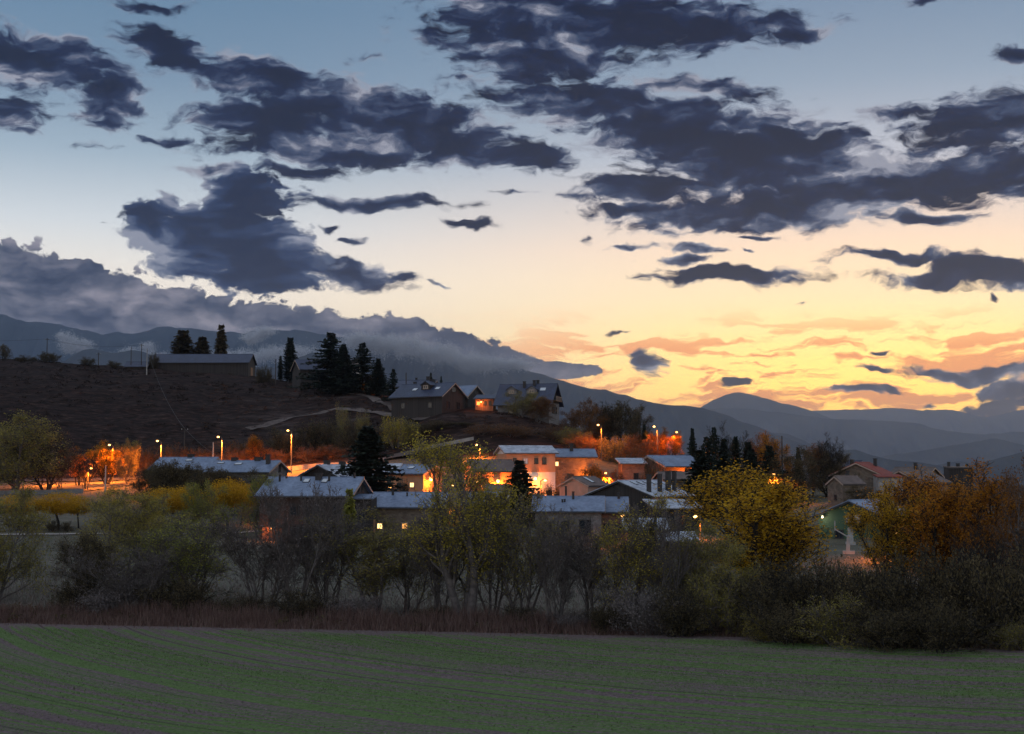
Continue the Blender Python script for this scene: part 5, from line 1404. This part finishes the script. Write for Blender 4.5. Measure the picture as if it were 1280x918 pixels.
plant('fan', 957, 128, 590, 192, 'yellow_tree', 'broad fan shaped golden yellow tree, the widest of the row', 'leaf_yellow', 'bark_dark')
plant('fan2', 1114, 122, 610, 78, 'yellow_tree', 'upright yellow brown tree in front of the rosy kiosk', 'leaf_yellow')
plant('fan', 1175, 119, 598, 135, 'orange_tree', 'broad orange brown tree below the brown roofed houses', 'leaf_orange')
plant('fan2', 1243, 112, 588, 125, 'orange_tree', 'orange tree with dark stems beside the dense thicket', 'leaf_orange')
plant('leafy1', 1290, 104, 578, 90, 'rust_tree', 'dark rust coloured tree at the end of the row by the field', 'leaf_rust')
plant('bare0', 1225, 99, 650, 90, 'dark_tree', 'dark almost leafless tree in front of the orange ones', 'leaf_rust', 'bark_dark')
for px, Y, top, w, k, lf, lb in [
        (905, 103, 722, 80, 'shrub0', 'leaf_olive', 'olive bush below the rounded olive tree'),
        (960, 101, 700, 105, 'shrub1', 'leaf_dark', 'dark thicket bush under the broad golden tree'),
        (1015, 99, 702, 105, 'shrub2', 'leaf_dark', 'dark thicket bush between golden tree and basketball stands'),
        (1072, 98, 704, 110, 'shrub0', 'leaf_dark', 'dark thicket bush below the green sports shed'),
        (1125, 96, 692, 110, 'shrub1', 'leaf_dark', 'dark thicket bush below the yellow brown tree'),
        (1180, 94, 690, 110, 'shrub2', 'leaf_dark', 'dark thicket bush below the broad orange tree'),
        (1232, 92, 690, 110, 'shrub0', 'leaf_dark', 'dark thicket bush under the dark leafless tree'),
        (1275, 90, 770, 70, 'shrub1', 'leaf_olive', 'low olive bush at the dark end of the thicket'),
        (1285, 94, 700, 90, 'shrub2', 'leaf_dark', 'tall dark bush at the end of the thicket'),
        (948, 98, 768, 40, 'shrub1', 'leaf_yellowgreen', 'small yellow leaved bush at the field edge'),
        (985, 96, 755, 90, 'shrub0', 'leaf_dark', 'low brownish bush at the field edge beside the yellow one'),
        (1045, 94, 745, 100, 'shrub2', 'leaf_olive', 'low olive brown bush on the field margin before the thicket'),
        (1110, 92, 750, 100, 'shrub1', 'leaf_dark', 'low brown bush on the field margin before the thicket'),
        (1170, 90, 755, 100, 'shrub0', 'leaf_dark', 'low dark bush on the field margin before the thicket'),
        (855, 102, 730, 80, 'shrub2', 'leaf_dark', 'dark bush under the small brownish tree'),
        (812, 104, 738, 80, 'shrub0', 'leaf_twig', 'grey brown bush under the yellowing thin tree'),
        (300, 115, 744, 65, 'shrub1', 'leaf_dark', 'dark bush between green tree and leaning bare tree'),
        (385, 114, 734, 75, 'shrub2', 'leaf_dark', 'dark bush beneath the tall leafless trees'),
        (440, 114, 746, 55, 'shrub0', 'leaf_twig', 'grey twiggy bush at the foot of the slender olive tree'),
        (545, 112, 757, 55, 'shrub1', 'leaf_dark', 'dark low bush beside the forked willow trunk'),
        (645, 110, 757, 55, 'shrub2', 'leaf_dark', 'dark low bush below the grey olive thin tree'),
        (712, 108, 764, 55, 'shrub1', 'leaf_twig', 'grey low bush between two leafless trees'),
        (762, 106, 757, 55, 'shrub0', 'leaf_dark', 'dark low bush below the spreading leafless tree'),
        (92, 118, 728, 46, 'shrub2', 'leaf_dark', 'low dark bush at the open meadow gap'),
        (225, 117, 725, 90, 'shrub0', 'leaf_dark', 'dark undergrowth bush below the yellow green tree'),
        (145, 117, 728, 80, 'shrub1', 'leaf_twig', 'grey undergrowth bush below the twiggy tree')]:
    plant(k, px, Y, top, w, 'hedge_bush', lb, lf, group='bushes of the tree row')
# --- meadow trees
PG = 'pollard trees on the meadow'
for px, Y, top, w, lf, lb in [(76, 190, 617, 44, 'leaf_yellow', 'round yellow pollard tree by the path'), (100, 193, 621, 24, 'leaf_yellow', 'narrower yellow pollard right beside the round one'),
        (24, 190, 620, 44, 'leaf_yellow', 'round yellow pollard half behind the dark corner tree'), (285, 196, 601, 42, 'leaf_yellow', 'golden orange pollard in front of the hedged slate house'), (302, 203, 606, 36, 'leaf_yellow', 'golden pollard just behind the golden orange one'),
        (206, 192, 611, 44, 'leaf_yellow', 'yellow pollard above the broad olive tree'), (232, 196, 610, 36, 'leaf_yellow', 'yellow pollard next to the tall green tree'), (320, 208, 608, 34, 'leaf_orange', 'small lamplit orange pollard near the timber house end'), (338, 200, 622, 26, 'leaf_orange', 'small tree lit by the garden lamp at the timber house end')]:
    plant('pollard%d' % (px % 2), px, Y, top, w, 'pollard_tree', lb, lf, group=PG)
plant('leafy1', 257, 186, 603, 46, 'green_tree', 'tall green tree between yellow pollards', 'leaf_green')
plant('leafy2', 325, 186, 596, 46, 'green_tree', 'green tree touching the end of the timber house roof', 'leaf_green')
plant('leafy0', 170, 178, 612, 70, 'olive_tree', 'olive tree with yellow crown behind the broad olive tree', 'leaf_yellowgreen')
for px, top, w, lb in [(68, 650, 18, 'small dark bush at the foot of the round pollard'), (86, 652, 16, 'small dark bush between the two pollards'), (268, 655, 24, 'small dark bush by the meadow path')]:
    plant('shrub%d' % (px % 3), px, 188, top, w, 'small_bush', lb, 'leaf_dark')
for px, Y, top, w, lb in [(215, 218, 576, 56, 'dark hedge bush before the smaller slate house'), (250, 216, 583, 52, 'dark hedge bush between the two slate houses'), (290, 218, 588, 50, 'dark hedge bush before the cream gabled house'), (330, 217, 588, 40, 'dark hedge bush at the cream stone gable'), (185, 226, 580, 50, 'dark hedge bush at the end of the slate houses')]:
    plant('leafy%d' % (px % 3), px, Y, top, w, 'hedge_bush', lb, 'leaf_dark', group='hedge before the slate houses')
# --- roadside trees on the left, lit by the lamps
plant('leafy0', 20, 268, 521, 95, 'dark_tree', 'huge dark tree with dim green top beside the road', 'leaf_olive')
plant('leafy1', 58, 272, 535, 70, 'dark_tree', 'dark round tree next to the huge dark roadside tree', 'leaf_dark')
plant('leafy2', -40, 270, 528, 90, 'dark_tree', 'dark tree behind the huge roadside tree', 'leaf_dark')
plant('sparse1', 98, 284, 560, 30, 'lit_tree', 'orange lit thin tree between dark tree and bright yellow tree', 'leaf_orange')
plant('fan2', 134, 287, 554, 38, 'lit_tree', 'bright yellow tree glowing around the street lamp', 'leaf_yellow')
plant('leafy1', 160, 283, 551, 28, 'lit_tree', 'olive tree with slanting stem beside the bright yellow tree', 'leaf_olive')
plant('bare1', 75, 276, 570, 30, 'lit_tree', 'dark stemmed tree at the foot of the lit trees', 'leaf_rust')
plant('bare2', 107, 270, 575, 26, 'lit_tree', 'dark bare tree before the orange lit thin tree', 'leaf_rust', 'bark_dark')
plant('leafy2', 322, 306, 545, 24, 'orange_tree', 'round orange tree above the slate roofs by the road', 'leaf_orange')
for px, Y, top, w, lb in [(215, 305, 556, 30, 'rusty lamplit bush behind the lamp above the smaller slate house'), (240, 306, 560, 34, 'rusty lamplit bush behind the smaller slate house ridge'), (262, 306, 562, 26, 'rusty lamplit bush beside the short pole on the road bank'),
        (292, 305, 560, 30, 'rusty lamplit bush behind the chimneys of the cream gabled house'), (345, 306, 562, 26, 'rusty lamplit bush between the round orange tree and the thin lamp'), (385, 307, 560, 34, 'rusty lamplit bush just beyond the thin street lamp'),
        (415, 308, 556, 36, 'rusty lamplit bush above the low concrete wall'), (300, 312, 553, 30, 'rusty bush higher on the bank beside the round orange tree'), (180, 307, 560, 30, 'rusty lamplit bush between the olive tree and the tall street lamp')]:
    plant('shrub%d' % (px % 3), px, Y, top, w, 'roadside_bush', lb, 'leaf_rust', group='lamplit bushes along the upper road')
# --- village conifers and garden trees
plant('spruce1', 460, 205, 531, 125, 'spruce_tree', 'big dark spruce behind the timber house roof')
plant('spruce0', 650, 208, 575, 80, 'spruce_tree', 'dark garden spruce before the tall white house')
plant('spruce0', 876, 214, 562, 80, 'spruce_tree', 'broad dark spruce beside the hall chimneys')
plant('spruce1', 905, 216, 568, 76, 'spruce_tree', 'dark spruce behind the golden tree edge')
plant('spruce0', 866, 262, 535, 26, 'spruce_tree', 'slim pointed spruce next to the clear street lamp')
plant('pine0', 893, 256, 533, 30, 'pine_tree', 'ragged dark pine between the slim and the broad spruce')
plant('spruce1', 920, 250, 545, 40, 'spruce_tree', 'dark spruce beside the pale roofed cabin')
plant('spruce0', 998, 240, 559, 24, 'spruce_tree', 'small dark spruce next to the rust trees lamp')
plant('cypress0', 935, 246, 552, 22, 'spruce_tree', 'narrow dark evergreen beside the rust coloured trees')
plant('spruce1', 852, 232, 590, 44, 'spruce_tree', 'low dark spruce in front of the pale roofed annex and barn')
plant('pine0', 884, 238, 545, 44, 'pine_tree', 'dark bushy pine behind the broad hall spruce')
plant('spruce0', 905, 240, 548, 44, 'spruce_tree', 'dark spruce just before the pale roofed cabin')
plant('spruce1', 940, 232, 560, 52, 'spruce_tree', 'dark spruce behind the top of the golden tree')
plant('pine0', 962, 238, 556, 44, 'pine_tree', 'dark pine next to the low glowing street lamp')
plant('leafy0', 985, 236, 562, 46, 'dark_tree', 'dark leafy tree between glowing lamp and small spruce', 'leaf_dark')
plant('bare0', 910, 262, 531, 36, 'bare_tree', 'dark leafless crown rising behind the ragged pine', 'leaf_twig', 'bark_dark')
plant('leafy1', 950, 256, 546, 40, 'rust_tree', 'rust coloured tree behind the broad golden tree', 'leaf_rust')
plant('leafy0', 973, 254, 543, 40, 'rust_tree', 'red orange tree beside the slanting pole', 'leaf_orange')
plant('leafy2', 1014, 246, 556, 34, 'rust_tree', 'olive rust tree next to the small spruce', 'leaf_rust')
plant('leafy1', 1036, 244, 566, 52, 'dark_tree', 'dark round tree next to the red roofed house', 'leaf_dark')
plant('bare1', 1036, 246, 547, 44, 'bare_tree', 'leafless crown above the dark round tree', 'leaf_twig', 'bark_dark')
plant('shrub0', 1062, 226, 592, 24, 'dark_bush', 'dark bush between stone hut and red roofed house', 'leaf_dark')
plant('leafy0', 1085, 215, 608, 40, 'dark_tree', 'dark tree in front of the red roofed house wall', 'leaf_dark')
plant('shrub1', 494, 213, 612, 14, 'lit_bush', 'small bush glowing round the low lamp', 'leaf_orange')
plant('leafy2', 748, 236, 582, 34, 'lit_tree', 'orange lit tree between stone house and hall', 'leaf_orange')
plant('leafy1', 770, 240, 588, 24, 'lit_tree', 'small lit tree under the annex wall', 'leaf_rust')
plant('shrub2', 690, 226, 607, 34, 'dark_bush', 'dark bush below the brown stone house', 'leaf_dark')
plant('shrub0', 505, 222, 598, 12, 'dark_bush', 'small pointed bush at the orange house wall', 'leaf_conifer')
plant('shrub1', 816, 240, 575, 26, 'dark_bush', 'dark creeper bush on the gabled house wall', 'leaf_dark')
plant('shrub0', 818, 178, 668, 18, 'red_bush', 'small red bush below the frosty shed', 'leaf_redbush')
# --- hill trees
plant('pine0', 412, 396, 415, 60, 'hill_conifer', 'tallest broad dark conifer on the hill crest', 'leaf_conifer')
plant('spruce1', 428, 392, 430, 50, 'hill_conifer', 'dark conifer leaning on the tallest hill conifer', 'leaf_conifer')
plant('pine0', 452, 392, 428, 44, 'hill_conifer', 'dark conifer beside the small white wall', 'leaf_conifer')
plant('spruce0', 472, 388, 448, 36, 'hill_conifer', 'lower dark conifer in front of the hill lamp', 'leaf_conifer')
plant('pine0', 491, 372, 461, 22, 'hill_conifer', 'small lone conifer before the dormered hill house', 'leaf_conifer')
plant('cypress0', 361, 436, 422, 20, 'hill_cypress', 'slim dark cypress on the hill crest beside the thin pole', 'leaf_conifer')
plant('cypress0', 349, 438, 445, 8, 'hill_cypress', 'tiny dark cypress beside the slim cypress', 'leaf_conifer')
plant('cypress0', 226, 488, 413, 36, 'hill_poplar', 'round topped dark tree behind the long barn', 'leaf_dark')
plant('cypress0', 250, 488, 421, 28, 'hill_poplar', 'smaller dark tree behind the middle of the long barn', 'leaf_dark')
plant('cypress0', 274, 488, 406, 20, 'hill_poplar', 'tall pointed poplar behind the long barn', 'leaf_dark')
plant('leafy1', 0, 462, 431, 16, 'hill_tree', 'dark bushy tree on the hill crest by the wires', 'leaf_dark')
for px, top, w, lb in [(57, 441, 24, 'round dark bush under the hilltop utility pole'), (28, 445, 26, 'low dark bush along the hilltop'), (106, 447, 18, 'dark round bush between two hilltop poles'), (139, 451, 14, 'small dark bush near the barn poles'), (190, 441, 12, 'dark bush at the barn end'), (325, 457, 14, 'dark bush beyond the barn end'), (335, 460, 12, 'small dark bush by the thin crest pole')]:
    plant('shrub%d' % (px % 3), px, 468 if px < 250 else 432, top, w, 'hill_bush', lb, 'leaf_dark')
plant('cypress0', 538, 372, 466, 7, 'hill_conifer', 'tiny conifer behind the dormer chimney', 'leaf_conifer')
plant('pine0', 551, 372, 470, 9, 'hill_conifer', 'tiny pine showing above the dormered roof', 'leaf_conifer')
plant('leafy1', 652, 322, 490, 40, 'slope_tree', 'dark olive tree before the chalet front', 'leaf_olive')
plant('leafy2', 672, 320, 497, 34, 'slope_tree', 'brown olive tree before the chalet gable', 'leaf_rust')
plant('leafy0', 738, 310, 500, 38, 'slope_tree', 'orange brown tree beside the slope street lamp', 'leaf_rust')
plant('leafy1', 758, 312, 512, 34, 'slope_tree', 'dark tree just past the slope street lamp', 'leaf_dark')
plant('leafy2', 778, 309, 502, 42, 'slope_tree', 'tall dark rounded tree on the wooded slope', 'leaf_dark')
plant('leafy0', 795, 306, 508, 30, 'slope_tree', 'dark pointed tree at the end of the wooded slope', 'leaf_dark')
plant('spruce0', 806, 300, 530, 20, 'slope_conifer', 'dark conifer before the glowing orange trees')
plant('bare0', 750, 318, 505, 40, 'slope_tree', 'bare twigs between the two slope trees', 'leaf_twig', 'bark_dark')
plant('leafy1', 717, 318, 512, 30, 'slope_tree', 'low brown tree right of the chalet balcony'.replace('right of', 'close to'), 'leaf_rust')
plant('fan2', 824, 305, 537, 26, 'orange_tree', 'glowing orange tree round the slope foot lamp', 'leaf_orange')
plant('leafy2', 842, 303, 541, 22, 'orange_tree', 'glowing orange tree next to the clear street lamp', 'leaf_orange')
plant('leafy0', 812, 296, 548, 22, 'orange_tree', 'low dim orange tree below the glowing ones', 'leaf_rust')
plant('leafy0', 788, 290, 545, 30, 'slope_tree', 'rusty tree on the bank above the gabled house', 'leaf_rust')
for i, (px, Y, top, w, lf, lb) in enumerate([(495, 309, 522, 36, 'leaf_yellowgreen', 'brightest yellowish bush on the slope below the dormered house'), (512, 311, 527, 26, 'leaf_olive', 'olive bush touching the yellowish slope bush'), (425, 318, 508, 22, 'leaf_olive', 'lone small olive bush on the pale grass slope'), (452, 312, 518, 16, 'leaf_olive', 'tiny olive bush near the lone one on the slope'),
        (530, 312, 530, 24, 'leaf_dark', 'small dark bush next to the olive slope bush'), (545, 314, 525, 34, 'leaf_dark', 'dark bush below the gable of the dormered house'), (575, 314, 528, 34, 'leaf_dark', 'dark bush below the wooden garden room'),
        (470, 312, 530, 40, 'leaf_dark', 'dark bush behind the top of the big spruce'), (440, 313, 528, 40, 'leaf_dark', 'dark bush on the slope above the low concrete wall'), (400, 316, 525, 44, 'leaf_dark', 'wide dark bush uphill of the thin street lamp'), (355, 316, 535, 40, 'leaf_dark', 'dark bush uphill of the round orange tree'),
        (690, 305, 532, 40, 'leaf_rust', 'rusty brown bush under the chalet gable'), (715, 302, 535, 40, 'leaf_olive', 'olive bush between chalet and slope street lamp'), (640, 303, 530, 44, 'leaf_rust', 'rusty brown bush below the chalet front'), (600, 306, 530, 40, 'leaf_rust', 'rusty brown bush between garden room and willow top'), (730, 298, 545, 36, 'leaf_rust', 'rusty brown bush above the brown stone house roof'), (770, 296, 545, 40, 'leaf_olive', 'olive bush below the tall dark slope tree')]):
    plant('shrub%d' % (i % 3), px, Y, top, w, 'slope_bush', lb, lf, group='bushes on the slope below the hill houses')

# --- scrub over the hillside and undergrowth in the tree row: nobody could count it
def scrub(name, x, y, size, n_per, mat, label, flat=0.6):
    k = len(x)
    C = np.stack([x, y, H(x, y)], 1).repeat(n_per, 0)
    S = np.asarray(size).repeat(n_per)[:, None]
    d = rng.normal(0, 1, C.shape); d /= np.linalg.norm(d, axis=1)[:, None]; d *= rng.uniform(0.3, 1, (len(C), 1)) ** 0.5
    d[:, 2] = np.abs(d[:, 2]) * flat
    C = C + d * S
    a = rng.normal(0, 1, C.shape); a /= np.linalg.norm(a, axis=1)[:, None]
    b = np.cross(a, rng.normal(0, 1, C.shape)); b /= np.linalg.norm(b, axis=1)[:, None]
    s = S * rng.uniform(0.10, 0.28, (len(C), 1))
    V = np.stack([C - a * s, C - b * s * 0.5, C + a * s, C + b * s * 0.5], 1).reshape(-1, 3)
    o = link(name, mesh_np(name, V, [np.arange(len(V)).reshape(-1, 4)]), mat)
    tag(o, label, 'scrub', None, 'stuff')
n = 2600
y = rng.uniform(305, 490, n); px = rng.uniform(-60, 860, n)
x = (px - CX) / F_PX * y
keep = (fbmn(x / 22, y / 14, 77, 3) > -0.12) & ~((px > 480) & (y > 325))
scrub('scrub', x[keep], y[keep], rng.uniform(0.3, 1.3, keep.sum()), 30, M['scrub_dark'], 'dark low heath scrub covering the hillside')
n = 900
y = rng.uniform(303, 420, n); px = rng.uniform(250, 860, n)
x = (px - CX) / F_PX * y
keep = ~((px > 480) & (y > 325))
scrub('scrub', x[keep], y[keep], rng.uniform(0.3, 0.9, keep.sum()), 24, M['scrub_rust'], 'reddish brown dry scrub on the slope below the hill houses')
n = 1700
x = rng.uniform(-62, 50, n); y = edge(x) + 5.5 + rng.normal(0, 1.6, n) + np.where(x > 14, rng.uniform(0, 7, n), 0)
scrub('undergrowth', x, y, rng.uniform(0.3, 0.8, n) * np.where(x > 14, 1.7, 1.0), 26, M['leaf_dark'], 'brown brambles and brush filling the foot of the tree row', 1.0)
